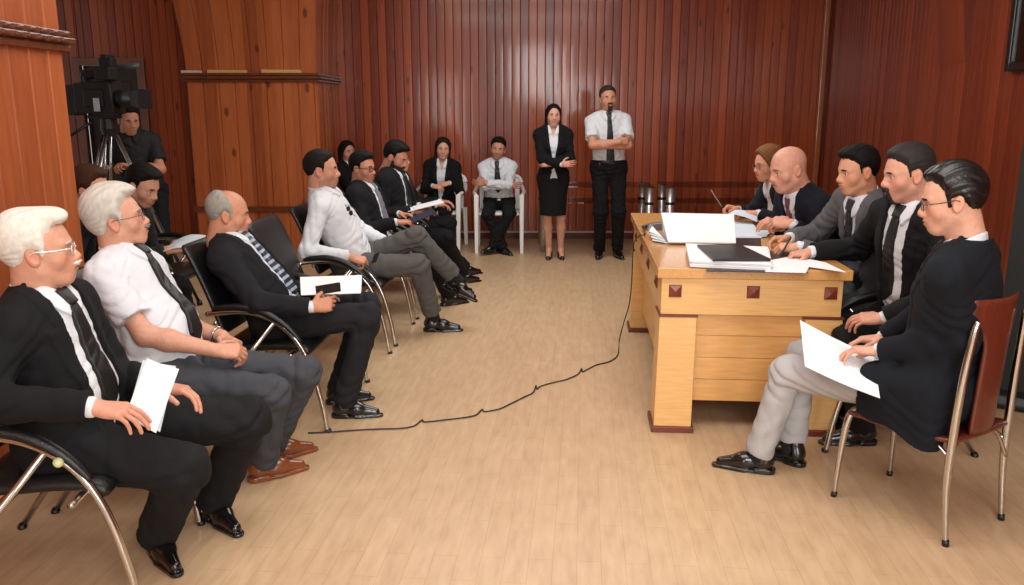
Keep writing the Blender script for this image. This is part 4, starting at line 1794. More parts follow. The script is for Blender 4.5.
def make_chair(label):
    t = empty('armchair', (0, 0, 0), 0, label, 'chair', GCH)
    bm = BM()
    slab(bm, [(.215, .375), (.17, .405), (.05, .410), (-.10, .400), (-.22, .405)], .48, .058)
    bm_obj('seat', bm, MSEAT, t, True)
    bm = BM()
    slab(bm, [(-.205, .47), (-.235, .56), (-.285, .70), (-.345, .84), (-.385, .91)], .50, .045)
    bm_obj('backrest', bm, MSEAT, t, True)
    bm = BM()
    tube(bm, smooth_path([(-.24, y, .53 + 0 * y) for y in (-.26, 0, .26)], 4), .011)
    tube(bm, [(.12, -.28, .365), (.12, .28, .365)], .011)
    tube(bm, [(-.14, -.28, .365), (-.14, .28, .365)], .011)
    bm_obj('crossbar', bm, MCHROME, t, True)
    for sg in (-1, 1):
        y = .295 * sg
        arc = [(.31, y, 0), (.285, y, .16), (.235, y, .35), (.165, y, .48), (.06, y, .565), (-.06, y, .60), (-.18, y, .595), (-.25, y * .97, .585), (-.275, y * .86, .575)]
        bm = BM()
        tube(bm, smooth_path(arc, 6), .0135, 12)
        f = bm_obj('arm_frame', bm, MCHROME, t, True)
        bm = BM()
        tube(bm, [(.315, y, 0), (.312, y, .014)], .016, 12)
        bm_obj('foot_cap', bm, MBLACK, f, True)
        bm = BM()
        tube(bm, [(.075, y, .552), (-.20, y, .23), (-.36, y, .002)], .0115, 12)
        f = bm_obj('rear_leg', bm, MCHROME, t, True)
        bm = BM()
        tube(bm, [(-.36, y, 0), (-.352, y, .014)], .016, 12)
        bm_obj('foot_cap', bm, MBLACK, f, True)
        bm = BM()
        pp = smooth_path([(.20, y, .455), (.13, y, .535), (.03, y, .598), (-.08, y, .622), (-.19, y, .616), (-.23, y, .605)], 5)
        n = len(pp)
        tube(bm, pp, [.011 + .010 * min(1, 3 * min(i, n - 1 - i) / n) for i in range(n)], 12)
        bm_obj('arm_pad', bm, MSEAT, t, True)
    return t


CH_ROT = -math.atan(.085)


def chair_at(t, yf, xf):
    """puts a chair of the left row so that its near front foot stands at depth yf"""
    c, s_ = math.cos(CH_ROT), math.sin(CH_ROT)
    fx, fy = .31, -.295
    t.location = (xf - (fx * c - fy * s_), yf - (fx * s_ + fy * c), 0)
    t.rotation_euler = (0, 0, CH_ROT)


row = [(2.40, 'black armchair with chrome arch arms under the white-haired man in the dark suit'),
       (3.04, 'black armchair with chrome arch arms under the white-haired man in shirtsleeves'),
       (3.95, 'black armchair with chrome arch arms under the balding man with the striped tie'),
       (4.72, 'empty black armchair between the balding man and the man in the open-necked shirt'),
       (5.48, 'black armchair under the man in the open-necked white shirt and grey trousers'),
       (6.22, 'black armchair under the young man in glasses and a dark suit'),
       (6.98, 'black armchair under the bearded man looking down at his papers')]
base = make_chair(row[0][1])
bm = BM()
bmesh.ops.create_uvsphere(bm, u_segments=12, v_segments=8, radius=.016)
props(bm_obj('bolt_cap', bm, mat('ivory_plastic', (205, 208, 160), rough=.5), base, True), 'ivory plastic cap')
bpy.data.objects['bolt_cap'].location = (.118, -.312, .525)
CHAIRS = []
for i, (yf, lb_) in enumerate(row):
    if i == 0:
        t = base
    else:
        t = copy_tree(base)
        for ch in list(t.children):
            if ch.name.startswith('bolt_cap'):
                bpy.data.objects.remove(ch)
    t['label'] = lb_
    chair_at(t, yf, {2.40: -1.165, 3.04: -1.14}.get(yf, -.91 + .085 * (yf - 3.95)))
    if i == 0:
        t.rotation_euler[2] += .13
        t.location[0] -= .045
        t.location[1] -= .03
    CHAIRS.append(t)


def free_chair(x, y, rz, label, group):
    t = copy_tree(CHAIRS[1])
    t.location = (x, y, 0)
    t.rotation_euler = (0, 0, rz)
    t['label'] = label
    t['group'] = group
    return t


free_chair(-2.42, 5.05, -.1, 'black armchair in the second row under the dark-haired man with papers', 'black chairs in the second row')
free_chair(-2.50, 6.05, -.1, 'empty black armchair in the second row behind the balding man', 'black chairs in the second row')
free_chair(-2.62, 4.35, -.1, 'black armchair in the second row under the brown-haired sitter', 'black chairs in the second row')
for k, (x, y, lb_) in enumerate([(1.79, 3.97, 'black chair behind the desk under the man with the goatee'), (2.00, 4.55, 'black chair behind the desk under the man in the grey suit'), (2.05, 5.14, 'black chair behind the desk under the bald man'), (2.08, 5.86, 'black chair behind the desk under the fair-haired woman')]):
    free_chair(x, y, PI - .08, lb_, 'black chairs behind the desk')

# wooden chair with chrome legs at the front right
fwd = nrm(V(1.455 - 1.71, 3.35 - 2.95, 0))
WCX, WCY = 1.615, 3.135
wr = math.atan2(fwd[1], fwd[0])
MPLY = mat('red_brown_plywood', (96, 40, 26), rough=.3, var=.18, scale=7, stretch=(1, 14, 1), coat=.3)
t = empty('wooden_chair', (WCX, WCY, 0), wr, 'red-brown plywood chair with chrome legs at the front right under the man in glasses', 'chair')
bm = BM()
ns, nr = 14, 10
top, bot = [], []
for i in range(ns + 1):
    x = -.21 + .44 * i / ns
    for th_ in (0, 1):
        pass
rows = []
for i in range(ns + 1):
    s_ = i / ns
    x = -.22 + .45 * s_
    hwid = .185 + .03 * math.sin(PI * min(1, s_ * 1.1) * .5) - (.05 * max(0, s_ - .85) / .15)
    z = .405 - .018 * math.sin(PI * s_) - (.03 * max(0, s_ - .8) / .2)
    rows.append([bm.verts.new((x, -hwid + 2 * hwid * k / nr, z - .008 * math.cos(PI * (k / nr - .5)))) for k in range(nr + 1)])
for i in range(ns):
    for k in range(nr):
        bm.faces.new([rows[i][k], rows[i + 1][k], rows[i + 1][k + 1], rows[i][k + 1]])
o = bm_obj('seat', bm, MPLY, t, True)
md = o.modifiers.new('thick', 'SOLIDIFY')
md.thickness = .014
md.offset = -1
bm = BM()
rows = []
nz_ = 22
for i in range(nz_ + 1):
    s_ = i / nz_
    z = .40 + .51 * s_
    hw = .075 + .100 / (1 + math.exp(-(z - .80) * 60))
    if s_ > .85:
        hw -= .035 * ((s_ - .85) / .15) ** 2
    x = -.222 - .05 * max(0, z - .40)
    rows.append([bm.verts.new((x + .055 * ((2 * k / nr - 1) * hw / .17) ** 2, (2 * k / nr - 1) * hw, z)) for k in range(nr + 1)])
for i in range(nz_):
    for k in range(nr):
        bm.faces.new([rows[i][k], rows[i + 1][k], rows[i + 1][k + 1], rows[i][k + 1]])
o = bm_obj('backrest', bm, MPLY, t, True)
md = o.modifiers.new('thick', 'SOLIDIFY')
md.thickness = .014
md.offset = 0
for sg in (-1, 1):
    bm = BM()
    pp = smooth_path([(.245, .188 * sg, .0), (.237, .178 * sg, .20), (.225, .16 * sg, .35), (.20, .13 * sg, .385)], 5)
    tube(bm, pp, [.0095 + .005 * min(1, i / 9) for i in range(len(pp))], 12)
    lg = bm_obj('front_leg', bm, MCHROME, t, True)
    bm = BM()
    tube(bm, [(.246, .189 * sg, 0), (.242, .187 * sg, .022)], .012, 12)
    bm_obj('rubber_foot', bm, MBLACK, lg, True)
    bm = BM()
    pp = smooth_path([(-.235, .188 * sg, .0), (-.215, .19 * sg, .22), (-.215, .185 * sg, .42), (-.222, .178 * sg, .62), (-.235, .165 * sg, .80), (-.240, .155 * sg, .84)], 5)
    tube(bm, pp, [.010 + .0055 * min(1, i / 8) - .003 * max(0, (i - 14) / 11) for i in range(len(pp))], 12)
    lg = bm_obj('rear_leg', bm, MCHROME, t, True)
    bm = BM()
    tube(bm, [(-.236, .188 * sg, 0), (-.234, .188 * sg, .024)], .0125, 12)
    bm_obj('rubber_foot', bm, MBLACK, lg, True)
    bm = BM()
    tube(bm, smooth_path([(-.22, .185 * sg, .32), (-.13, .165 * sg, .37), (.0, .15 * sg, .382), (.20, .13 * sg, .382)], 5), .009, 10)
    tube(bm, smooth_path([(-.222, .187 * sg, .26), (-.20, .14 * sg, .36), (-.19, .06 * sg, .38), (-.19, 0, .383)], 5), .008, 10)
    bm_obj('seat_frame', bm, MCHROME, t, True)
WCHAIR = t

# white plastic armchairs by the back wall
MPLA = mat('white_plastic', (226, 226, 222), rough=.4, var=.03)


def plastic_chair(x, y, rz, label):
    t = empty('plastic_armchair', (x, y, 0), rz, label, 'chair', 'white plastic armchairs by the back wall')
    bm = BM()
    slab(bm, [(.24, .41), (.20, .43), (0, .425), (-.20, .42)], .44, .03)
    bm_obj('seat', bm, MPLA, t, True)
    bm = BM()
    for k in range(6):
        y0 = -.20 + k * .08
        hexa(bm, [(-.20, y0 - .026, .43), (-.20, y0 + .026, .43), (-.222, y0 + .026, .43), (-.222, y0 - .026, .43), (-.275, y0 - .028, .78), (-.275, y0 + .028, .78), (-.295, y0 + .028, .78), (-.295, y0 - .028, .78)])
    tube(bm, smooth_path([(-.27, -.25, .72), (-.285, -.2, .79), (-.295, 0, .82), (-.285, .2, .79), (-.27, .25, .72)], 5), .022)
    bm_obj('backrest', bm, MPLA, t, bevel=.004)
    for sg in (-1, 1):
        bm = BM()
        tube(bm, smooth_path([(.25, .245 * sg, .62), (.10, .27 * sg, .645), (-.08, .27 * sg, .645), (-.26, .245 * sg, .70)], 5), .021)
        bm_obj('armrest', bm, MPLA, t, True)
        for x0, x1, zt_ in ((.29, .24, .63), (-.28, -.22, .44)):
            bm = BM()
            y0 = .245 * sg
            hexa(bm, [(x0 - .022, y0 - .018, 0), (x0 + .022, y0 - .018, 0), (x0 + .022, y0 + .018, 0), (x0 - .022, y0 + .018, 0), (x1 - .034, y0 - .026, zt_), (x1 + .034, y0 - .026, zt_), (x1 + .034, y0 + .026, zt_), (x1 - .034, y0 + .026, zt_)])
            bm_obj('leg', bm, MPLA, t, bevel=.006)
    return t


plastic_chair(-.14, 9.42, -PI / 2, 'white plastic armchair under the man with folded arms and crossed ankles')
plastic_chair(-.80, 9.50, -PI / 2 - .1, 'white plastic armchair under the seated woman in the black jacket')

# glass tables with thick chrome legs
MGL = glass_mat('smoked_glass', (.72, .70, .68))


def glass_table(x0, x1, y0, y1, z, label):
    xc, yc = (x0 + x1) / 2, (y0 + y1) / 2
    t = empty('glass_table', (xc, yc, 0), 0, label, 'table', 'smoked glass tables against the back wall')
    hx, hy = (x1 - x0) / 2, (y1 - y0) / 2
    bm = BM()
    box(bm, (-hx, -hy, z - .012), (hx, hy, z))
    bm_obj('table_top', bm, MGL, t, bevel=.004)
    bm = BM()
    box(bm, (-hx + .06, -hy + .06, z - .19), (hx - .06, hy - .06, z - .18))
    bm_obj('lower_shelf', bm, MGL, t, bevel=.003)
    for sx in (-1, 1):
        for sy in (-1, 1):
            bm = BM()
            x, y = sx * (hx - .06), sy * (hy - .06)
            tube(bm, [(x, y, .0), (x, y, z - .012)], .048, 20)
            lg = bm_obj('leg', bm, mat('satin_chrome', (214, 214, 214), rough=.32, metal=.9, var=.02), t, False)
            lg.data.shade_smooth()
            bm = BM()
            tube(bm, [(x, y, z - .20), (x, y, z - .17)], .0495, 20)
            bm_obj('leg_ring', bm, MBLACK, lg, True)
    return t


tz_ = float(A(650, 184, 9.55)[2])
glass_table(float(A(539, 185, 9.3)[0]), float(A(655, 185, 9.3)[0]), 9.22, 9.86, tz_, 'smoked glass table with chrome legs behind the standing pair')
glass_table(float(A(665, 185, 9.3)[0]), float(A(778, 185, 9.3)[0]), 9.22, 9.86, tz_, 'smoked glass table with chrome legs behind the far end of the desk')

# ------------------------------------------------------------------ television camera on its tripod
cp = A(106, 100, 6.6)
MCAM = mat('camera_body', (24, 24, 26), rough=.45, var=.2, scale=50)
MCAM2 = mat('camera_grey', (70, 72, 74), rough=.4, var=.1)
vc = empty('video_camera', (cp[0], cp[1], cp[2] + .02), math.radians(-12), 'black shoulder video camera with lens hood mounted on the tripod', 'camera')
bm = BM()
hexa(bm, [(-.20, -.065, -.10), (.10, -.065, -.10), (.10, .065, -.10), (-.20, .065, -.10), (-.20, -.065, .085), (.08, -.065, .10), (.08, .065, .10), (-.20, .065, .085)])
box(bm, (-.12, -.075, -.06), (.03, -.06, .05))
bm_obj('camera_body', bm, MCAM, vc, bevel=.012)
bm = BM()
hexa(bm, [(-.31, -.055, -.11), (-.20, -.055, -.11), (-.20, .055, -.11), (-.31, .055, -.11), (-.30, -.055, .07), (-.20, -.055, .08), (-.20, .055, .08), (-.30, .055, .07)])
bm_obj('battery', bm, MCAM, vc, bevel=.01)
bm = BM()
tube(bm, [(.09, 0, -.01), (.17, 0, -.01), (.171, 0, -.01), (.22, 0, -.012)], [.052, .052, .046, .050], 20)
bm_obj('lens', bm, MCAM, vc, True)
bm = BM()
hexa(bm, [(.215, -.05, -.05), (.215, .05, -.05), (.215, .05, .03), (.215, -.05, .03), (.30, -.075, -.07), (.30, .075, -.07), (.30, .075, .05), (.30, -.075, .05)])
bm_obj('lens_hood', bm, MCAM, vc, bevel=.004)
bm = BM()
tube(bm, smooth_path([(-.16, 0, .085), (-.15, 0, .15), (-.05, 0, .165), (.05, 0, .16), (.08, 0, .10)], 5), .017, 10)
bm_obj('top_handle', bm, MCAM, vc, True)
bm = BM()
box(bm, (.02, -.12, .10), (.13, -.02, .175))
tube(bm, [(.02, -.07, .14), (-.07, -.07, .14)], [.028, .036], 14)
bm_obj('viewfinder', bm, MCAM, vc, bevel=.006)
bm = BM()
tube(bm, [(.04, .05, .175), (.24, .05, .19)], .018, 12)
bm_obj('microphone', bm, MCAM2, vc, True)
bm = BM()
box(bm, (.0, -.04, .16), (.09, .03, .235))
box(bm, (.02, -.05, .225), (.07, .04, .255))
bm_obj('top_light', bm, MCAM, vc, bevel=.006)
bm = BM()
box(bm, (-.04, -.079, -.085), (.005, -.0755, -.005))
props(bm_obj('side_label', bm, mat('pale_sticker', (176, 186, 196), rough=.5), vc), 'pale grey sticker')
vc.scale = (1.12, 1.12, 1.22)
tr = empty('camera_tripod', (cp[0], cp[1], 0), math.radians(-12), 'black and silver tripod carrying the video camera', 'tripod')
hz = cp[2] - .112
bm = BM()
box(bm, (-.14, -.05, hz - .025), (.09, .05, hz))
tube(bm, [(0, 0, hz - .025), (0, 0, hz - .10), (0, 0, hz - .16)], [.055, .06, .045], 18)
bm_obj('fluid_head', bm, MCAM, tr, bevel=.004)
bm = BM()
tube(bm, [(-.10, -.05, hz - .05), (-.38, -.12, hz - .22)], .011, 10)
tube(bm, [(-.32, -.105, hz - .185), (-.40, -.125, hz - .232)], .018, 10)
bm_obj('pan_handle', bm, MCAM, tr, True)
MALU = mat('brushed_aluminium', (186, 188, 190), rough=.25, metal=1.0, var=.05)
for k in range(3):
    a = 2 * PI * k / 3 + .35
    bm = BM()
    ca, sa = math.cos(a), math.sin(a)
    for o_ in (-.02, .02):
        tube(bm, [(ca * .05 - sa * o_, sa * .05 + ca * o_, hz - .15), (ca * .34 - sa * o_, sa * .34 + ca * o_, .55)], .0105, 10)
    lg = bm_obj('leg', bm, MALU, tr, True)
    bm = BM()
    tube(bm, [(ca * .27, sa * .27, .75), (ca * .56, sa * .56, .02)], .013, 10)
    bm_obj('lower_leg', bm, MCAM, lg, True)
    bm = BM()
    tube(bm, [(ca * .565, sa * .565, 0), (ca * .555, sa * .555, .035)], .022, 10)
    bm_obj('rubber_foot', bm, MBLACK, lg, True)

# ------------------------------------------------------------------ light
world = bpy.data.worlds.new('world')
SC.world = world
world.use_nodes = True
bg = world.node_tree.nodes['Background']
bg.inputs['Color'].default_value = (1.0, .96, .92, 1)
bg.inputs['Strength'].default_value = .55


def area(name, loc, target, size, energy, color=(1, 1, 1), sy=None):
    l = bpy.data.lights.new(name, 'AREA')
    l.energy = energy
    l.color = color
    l.size = size
    if sy:
        l.shape = 'RECTANGLE'
        l.size_y = sy
    o = bpy.data.objects.new(name, l)
    COL.objects.link(o)
    o.location = loc
    d = Vector(target) - Vector(loc)
    o.rotation_euler = d.to_track_quat('-Z', 'Y').to_euler()
    return o


area('assumed_soft_flash', (.6, -.6, 2.35), (.1, 5.0, .9), 1.2, 70, (1, .98, .97))  # assumed soft flash above the camera, a bare area light out of view
area('assumed_window_light', (1.75, -2.3, 1.35), (.9, 8, 1.2), 1.3, 75, (1.0, .98, .95), 1.9)  # assumed window behind the camera, only an unseen area light for back wall streaks
area('assumed_window_light', (-1.9, -2.3, 1.35), (-.9, 8, 1.2), 1.0, 45, (1.0, .98, .95), 1.9)  # second assumed window light, on the left, no opening is modelled there
area('ceiling_bounce', (.2, 2.6, CEIL - .05), (.2, 2.6, 0), 3.0, 85, (1, .985, .96), 1.8)  # added soft light overhead, stands in for flash bounced off the ceiling
area('ceiling_bounce', (.2, 6.6, CEIL - .05), (.2, 6.6, 0), 3.0, 100, (1, .985, .96), 2.2)  # second added bounce light, lifts the far half of the room
# ------------------------------------------------------------------ the people
def shoe_at(heel, toe):
    h_, t_ = G(*heel), G(*toe)
    d = nrm(t_ - h_)
    return h_ + d * .065, math.degrees(math.atan2(d[1], d[0]))


def seat(i, back=.07, z=.535, dy=0.0):
    t = CHAIRS[i]
    c, s_ = math.cos(CH_ROT), math.sin(CH_ROT)
    return V(t.location[0] - back * c - dy * s_, t.location[1] - back * s_ + dy * c, z)


YR = math.degrees(CH_ROT)
GL, GR, GB = 'people seated along the left', 'people seated at the desk', 'people along the back wall'
TIE = (16, 16, 18)


def tie_striped():
    m, nt, b = newmat('tie_striped')
    L_ = nt.links.new
    tc = N(nt, 'ShaderNodeTexCoord')
    mp = N(nt, 'ShaderNodeMapping')
    mp.inputs['Rotation'].default_value = (.0, math.radians(38), 0)
    L_(tc.outputs['Object'], mp.inputs['Vector'])
    w = N(nt, 'ShaderNodeTexWave', Scale=9.0)
    w.bands_direction = 'Z'
    L_(mp.outputs['Vector'], w.inputs['Vector'])
    cr = N(nt, 'ShaderNodeValToRGB')
    e = cr.color_ramp.elements
    e[0].position, e[0].color = .55, srgb((24, 30, 44))
    e[1].position, e[1].color = .68, srgb((150, 165, 185))
    L_(w.outputs['Fac'], cr.inputs[0])
    L_(cr.outputs[0], b.inputs['Base Color'])
    b.inputs['Roughness'].default_value = .45
    return m


def tie_red():
    return mat('tie_wine', (104, 52, 72), rough=.5, var=.3, scale=120)


ONLY = os.environ.get('ONLY')


def add(key, **S):
    S['key'] = key
    if S.get('tie') == 'S':
        S['tie'] = tie_striped()
    elif S.get('tie') == 'W':
        S['tie'] = tie_red()
    if ONLY and key not in ONLY.split(','):
        return
    person(S)


UP, DN = V(0, 0, 1), V(0, 0, -1)
# --- left row
o1, y1 = shoe_at((107, 538), (186, 573))
o2, y2 = shoe_at((188, 505), (228, 529))
add('L1', near=0, s=1.02, label='person with swept-back white hair, glasses and dark suit nearest the camera at left', group=GL,
    pel=seat(0, -.02, .49), KR=A(183, 468, 2.62), KL=A(247, 420, 2.94), yaw=YR, head=A(40, 250, 2.66), hyaw=24, hpitch=-2, hair='full', fringe=True, hairrgb=(214, 210, 200), browrgb=(170, 160, 150), ht=(.013, .006), moustache=.007,
    facehair=(205, 200, 192), glasses=dict(kind='silver', rgb=(225, 222, 216), metal=.7, r=.0019), skin=(200, 146, 122), fat=.004,
    XR=A(-22, 402, 2.36), wR=A(92, 407, 2.40), dR=V(1, .1, -.15), nR=V(0, -.25, 1), pR='paper', wL=A(160, 386, 2.74), dL=V(1, -.1, -.12), nL=V(.1, .2, 1), pL='relaxed', eR=V(-.8, -.5, -.5), eL=V(-.4, .6, -.8),
    fR=G(160, 555), fyR=-50, legw=1.18, fL=G(216, 520), fyL=-45, jacket=(20, 20, 23), pants=(23, 23, 25), tie=TIE, front=[(-.2, .09), (.25, .085), (.6, .075), (1.02, .072)], lapz=.2, tieend=.2, belly=.03, ph=.3)
o1, y1 = shoe_at((250, 482), (309, 468))
o2, y2 = shoe_at((262, 462), (307, 452))
add('L2', near=0, s=1.02, label='person with grey-white hair, white short-sleeved shirt and black tie, hands clasped in lap', group=GL,
    pel=seat(1, .0, .50), KR=A(272, 393, 3.30), KL=A(304, 372, 3.52), yaw=YR, head=A(118, 219, 3.44), hyaw=22, hpitch=-9, hair='full', hairrgb=(196, 192, 182), browrgb=(120, 110, 100), ht=(.020, .018), moustache=.007,
    facehair=(120, 115, 108), glasses=dict(kind='dark', rgb=(60, 40, 35), r=.0013), skin=(202, 148, 124), fat=.006, short=True, bare=True, belly=.045, watch='L',
    wR=A(214, 350, 3.26), dR=V(1, .45, -.15), nR=V(-.1, -.6, .8), pR='clasp', wL=A(222, 336, 3.52), dL=V(1, -.55, -.2), nL=V(.1, .5, .9), pL='clasp', eR=V(-.8, -.55, -.45), eL=V(-.6, .6, -.6),
    fR=o1, fyR=y1, fL=o2, fyL=y2, pants=(66, 68, 74), tie=TIE, tieend=.12, tiex=.0, shoes=(122, 66, 36), tuck=.04, waist=.08, ph=1.2)
o1, y1 = shoe_at((333, 417), (389, 416))
o2, y2 = shoe_at((327, 404), (383, 398))
add('L3', near=1, s=1.0, label='person balding with grey hair, dark suit and striped tie, holding a phone', group=GL,
    pel=seat(2, .00, .49), KR=A(368, 316, 4.16), KL=A(366, 306, 4.36), yaw=YR, head=A(229, 214, 4.26), hyaw=17, hpitch=8, hair='crown_bald', hairrgb=(150, 146, 138), ht=(.010, .006), browrgb=(70, 60, 55), skin=(196, 138, 110), fat=.005,
    wR=A(312, 307, 4.03), dR=V(1, .35, .15), nR=V(-.1, -1, .25), pR='grip', wL=A(318, 296, 4.38), dL=V(1, -.2, .0), nL=V(0, .4, 1), pL='relaxed', eR=V(-.7, -.5, -.7), eL=V(-.6, .6, -.6),
    fR=o1, fyR=y1, fL=o2, fyL=y2, jacket=(27, 27, 31), pants=(31, 31, 35), tie='S', front=[(-.2, .08), (.25, .07), (.6, .065), (1.02, .07)], lapz=.2, tieend=.12, belly=.02, ph=2.2, stubble=.1)
o1, y1 = shoe_at((425, 331), (470, 331))
o2 = A(452, 290, 6.0)
add('L4', near=1, s=1.08, label='person with short dark hair, open-necked white shirt and grey trousers, legs crossed', group=GL,
    pel=seat(4, .03, .50), yaw=YR, head=A(322, 170, 5.74), hyaw=8, hpitch=0, hair='short', hairrgb=(28, 22, 19), ht=(.007, .008), skin=(196, 140, 114), stubble=.45, open=1.0,
    wR=A(350, 257, 5.48), dR=V(1, .25, -.3), nR=V(0, -.5, 1), pR='grip', wL=A(392, 246, 6.0), dL=V(1, -.2, -.1), nL=V(0, .3, 1), eR=V(-.7, -.6, -.6), eL=V(-.5, .7, -.5),
    fR=o1, fyR=y1, hemR=.06, fL=o2, fyL=-20, fpL=22, hemL=.05, kL=V(1, -.25, .9), kR=V(1, -.1, .6), pants=(84, 82, 80), waist=.07, tuck=.04, ph=3.0, belly=.01)
o1, y1 = shoe_at((441, 306), (473, 302))
o2, y2 = shoe_at((448, 296), (478, 292))
add('L5', near=2, s=.98, label='person with black hair and glasses, dark suit and grey tie, notebook on lap', group=GL,
    pel=seat(5, .03, .50), yaw=YR, cyaw=-14, head=A(363, 168, 6.58), hyaw=-22, hpitch=4, hair='short', quiff=True, hairrgb=(20, 16, 15), ht=(.012, .012), skin=(190, 132, 106), stubble=.3,
    glasses=dict(kind='black', rgb=(20, 18, 18), r=.0022), wR=A(396, 222, 6.38), dR=V(1, .3, 0), nR=V(0, -.2, 1), wL=A(400, 214, 6.75), dL=V(1, -.4, 0), nL=V(0, .2, 1), pR='relaxed', pL='relaxed',
    fR=o1, fyR=y1, fL=o2, fyL=y2, jacket=(20, 20, 23), pants=(22, 22, 25), tie=(112, 112, 118), front=[(-.2, .07), (.25, .065), (.6, .065), (1.02, .07)], lapz=.2, ph=.9)
o1, y1 = shoe_at((455, 284), (484, 281))
o2, y2 = shoe_at((458, 276), (486, 273))
add('L6', near=2, s=1.03, label='person bearded in a black suit, head bowed over papers on his lap', group=GL,
    pel=seat(6, .04, .51), yaw=YR, cyaw=-12, head=A(396, 157, 7.32), hyaw=-14, hpitch=24, hair='short', quiff=True, hairrgb=(20, 16, 15), ht=(.012, .012), skin=(186, 130, 106), beard=.004, beardx=.07, moustache=.004,
    beardpoly=[(.13, -.05), (.06, -.05), (.03, -.05), (.02, -.02), (.0, -.03), (.0, -.09), (.04, -.14), (.13, -.14)], facehair=(34, 26, 23),
    wR=A(412, 211, 7.12), dR=V(1, .4, -.1), nR=V(0, -.2, 1), wL=A(420, 206, 7.45), dL=V(1, -.4, -.1), nL=V(0, .2, 1), fR=o1, fyR=y1, fL=o2, fyL=y2, kR=V(1, 0, .8),
    jacket=(17, 17, 20), pants=(17, 17, 20), front=[(-.2, .08), (.25, .07), (.6, .065), (1.02, .07)], lapz=.2, tie=TIE, ph=1.7)
add('L7', near=2, s=.95, label='person in black sitting almost hidden behind the bearded man', group=GL,
    pel=V(-1.02, 8.15, .46), yaw=YR, head=A(399, 160, 8.2), hyaw=10, hpitch=0, hair='short', hairrgb=(20, 16, 15), skin=(190, 136, 112),
    wR=V(-.72, 8.0, .66), wL=V(-.70, 8.3, .66), dR=V(1, .3, 0), dL=V(1, -.3, 0), fR=V(-.62, 8.05, 0), fL=V(-.62, 8.25, 0), jacket=(15, 15, 17), pants=(15, 15, 17), tie=TIE, ph=1.1)
add('L8', near=2, s=.95, label='person half hidden by the pillar, dark hair showing above the young man in glasses', group=GL,
    pel=V(-1.74, 9.58, .5), yaw=-40, head=A(347.5, 152, 9.62), hyaw=-50, hpitch=0, hair='long', hairlen=.12, hairrgb=(24, 18, 16), skin=(190, 136, 112),
    wR=V(-1.58, 9.22, .64), wL=V(-1.45, 9.35, .64), dR=V(1, -.6, 0), dL=V(.7, -.9, 0), fR=V(-1.48, 9.18, 0), fL=V(-1.30, 9.34, 0), jacket=(18, 17, 18), pants=(15, 15, 17), ph=1.1, fem=1)
# --- second row
add('S1', near=2, s=1.0, label='person with dark hair in black clothes bent over papers in the second row', group='people in the second row and behind',
    pel=V(-2.50, 5.05, .53), yaw=YR, head=A(143, 186, 5.08), hyaw=-14, hpitch=26, hair='short', quiff=True, hairrgb=(20, 16, 15), ht=(.012, .012), skin=(196, 142, 116), stubble=.4,
    wR=A(168, 250, 4.9), dR=V(1, .3, .1), nR=V(0, -.3, 1), wL=A(176, 244, 5.2), dL=V(1, -.3, 0), pR='paper', pL='paper', fR=V(-2.0, 4.95, 0), fL=V(-2.0, 5.2, 0), pants=(18, 18, 20), shirt=(20, 20, 22), ph=.2)
add('S2', near=2, s=.95, label='person with brown hair in black, mostly hidden behind the man in short sleeves', group='people in the second row and behind',
    pel=V(-2.66, 4.35, .5), yaw=YR, head=A(91, 190, 4.5), hyaw=5, hpitch=10, hair='full', hairrgb=(66, 40, 28), ht=(.014, .014), skin=(200, 146, 120),
    wR=V(-2.3, 4.2, .62), wL=V(-2.3, 4.5, .62), dR=V(1, 0, 0), dL=V(1, 0, 0), fR=V(-2.2, 4.25, 0), fL=V(-2.2, 4.5, 0), pants=(18, 18, 20), shirt=(18, 18, 20), ph=.6)
hd = A(129, 120, 7.15)
add('CM', near=2, s=.99, label='person in a black T-shirt standing behind the video camera', group='people in the second row and behind',
    pel=V(hd[0] + .03, 7.28, .86), yaw=-62, head=hd, hyaw=-50, hpitch=14, hair='short', hairrgb=(22, 18, 16), skin=(190, 132, 104), short=True, bare=True, shirt=(16, 16, 18), collar=.061,
    wR=A(106, 168, 6.95), dR=V(-.2, -.8, .3), nR=V(-.2, .3, 1), pR='grip', wL=A(130, 166, 6.98), dL=V(-.6, -.7, .2), nL=V(0, .3, 1), pL='grip', eR=V(-.6, .3, -.7), eL=V(.8, .2, -.8),
    fR=V(hd[0] - .08, 7.26, 0), fL=V(hd[0] + .14, 7.32, 0), kR=V(.4, -1, .1), kL=V(.4, -1, .1), pants=(20, 20, 24), ph=.5, waist=.05)
# --- by the back wall
add('B1', near=2, s=.94, fem=1, label='person with long dark hair and black jacket sitting on a white chair', group=GB,
    pel=V(-.79, 9.52, .50), yaw=-92, head=A(443, 149, 9.40), hyaw=-84, hpitch=3, hroll=-4, hair='long', hairlen=.17, hairrgb=(38, 25, 20), ht=(.012, .012), skin=(206, 156, 134), lip=(170, 80, 80),
    wR=A(433, 186, 9.18), dR=V(.9, -.3, -.1), nR=V(0, -.6, .8), wL=A(449, 183, 9.18), dL=V(-.9, -.3, -.2), nL=V(0, -.6, .8), pR='clasp', pL='clasp', eR=V(-.45, .3, -1), eL=V(.45, .3, -1),
    fR=V(-.90, 9.05, 0), fL=V(-.72, 9.05, 0), jacket=(16, 16, 18), pants=(16, 16, 18), front=[(.2, .02), (.4, .03), (.7, .045), (1.02, .055)], lapz=.3, open=1.0, ph=.8)
o2 = G(507, 247)
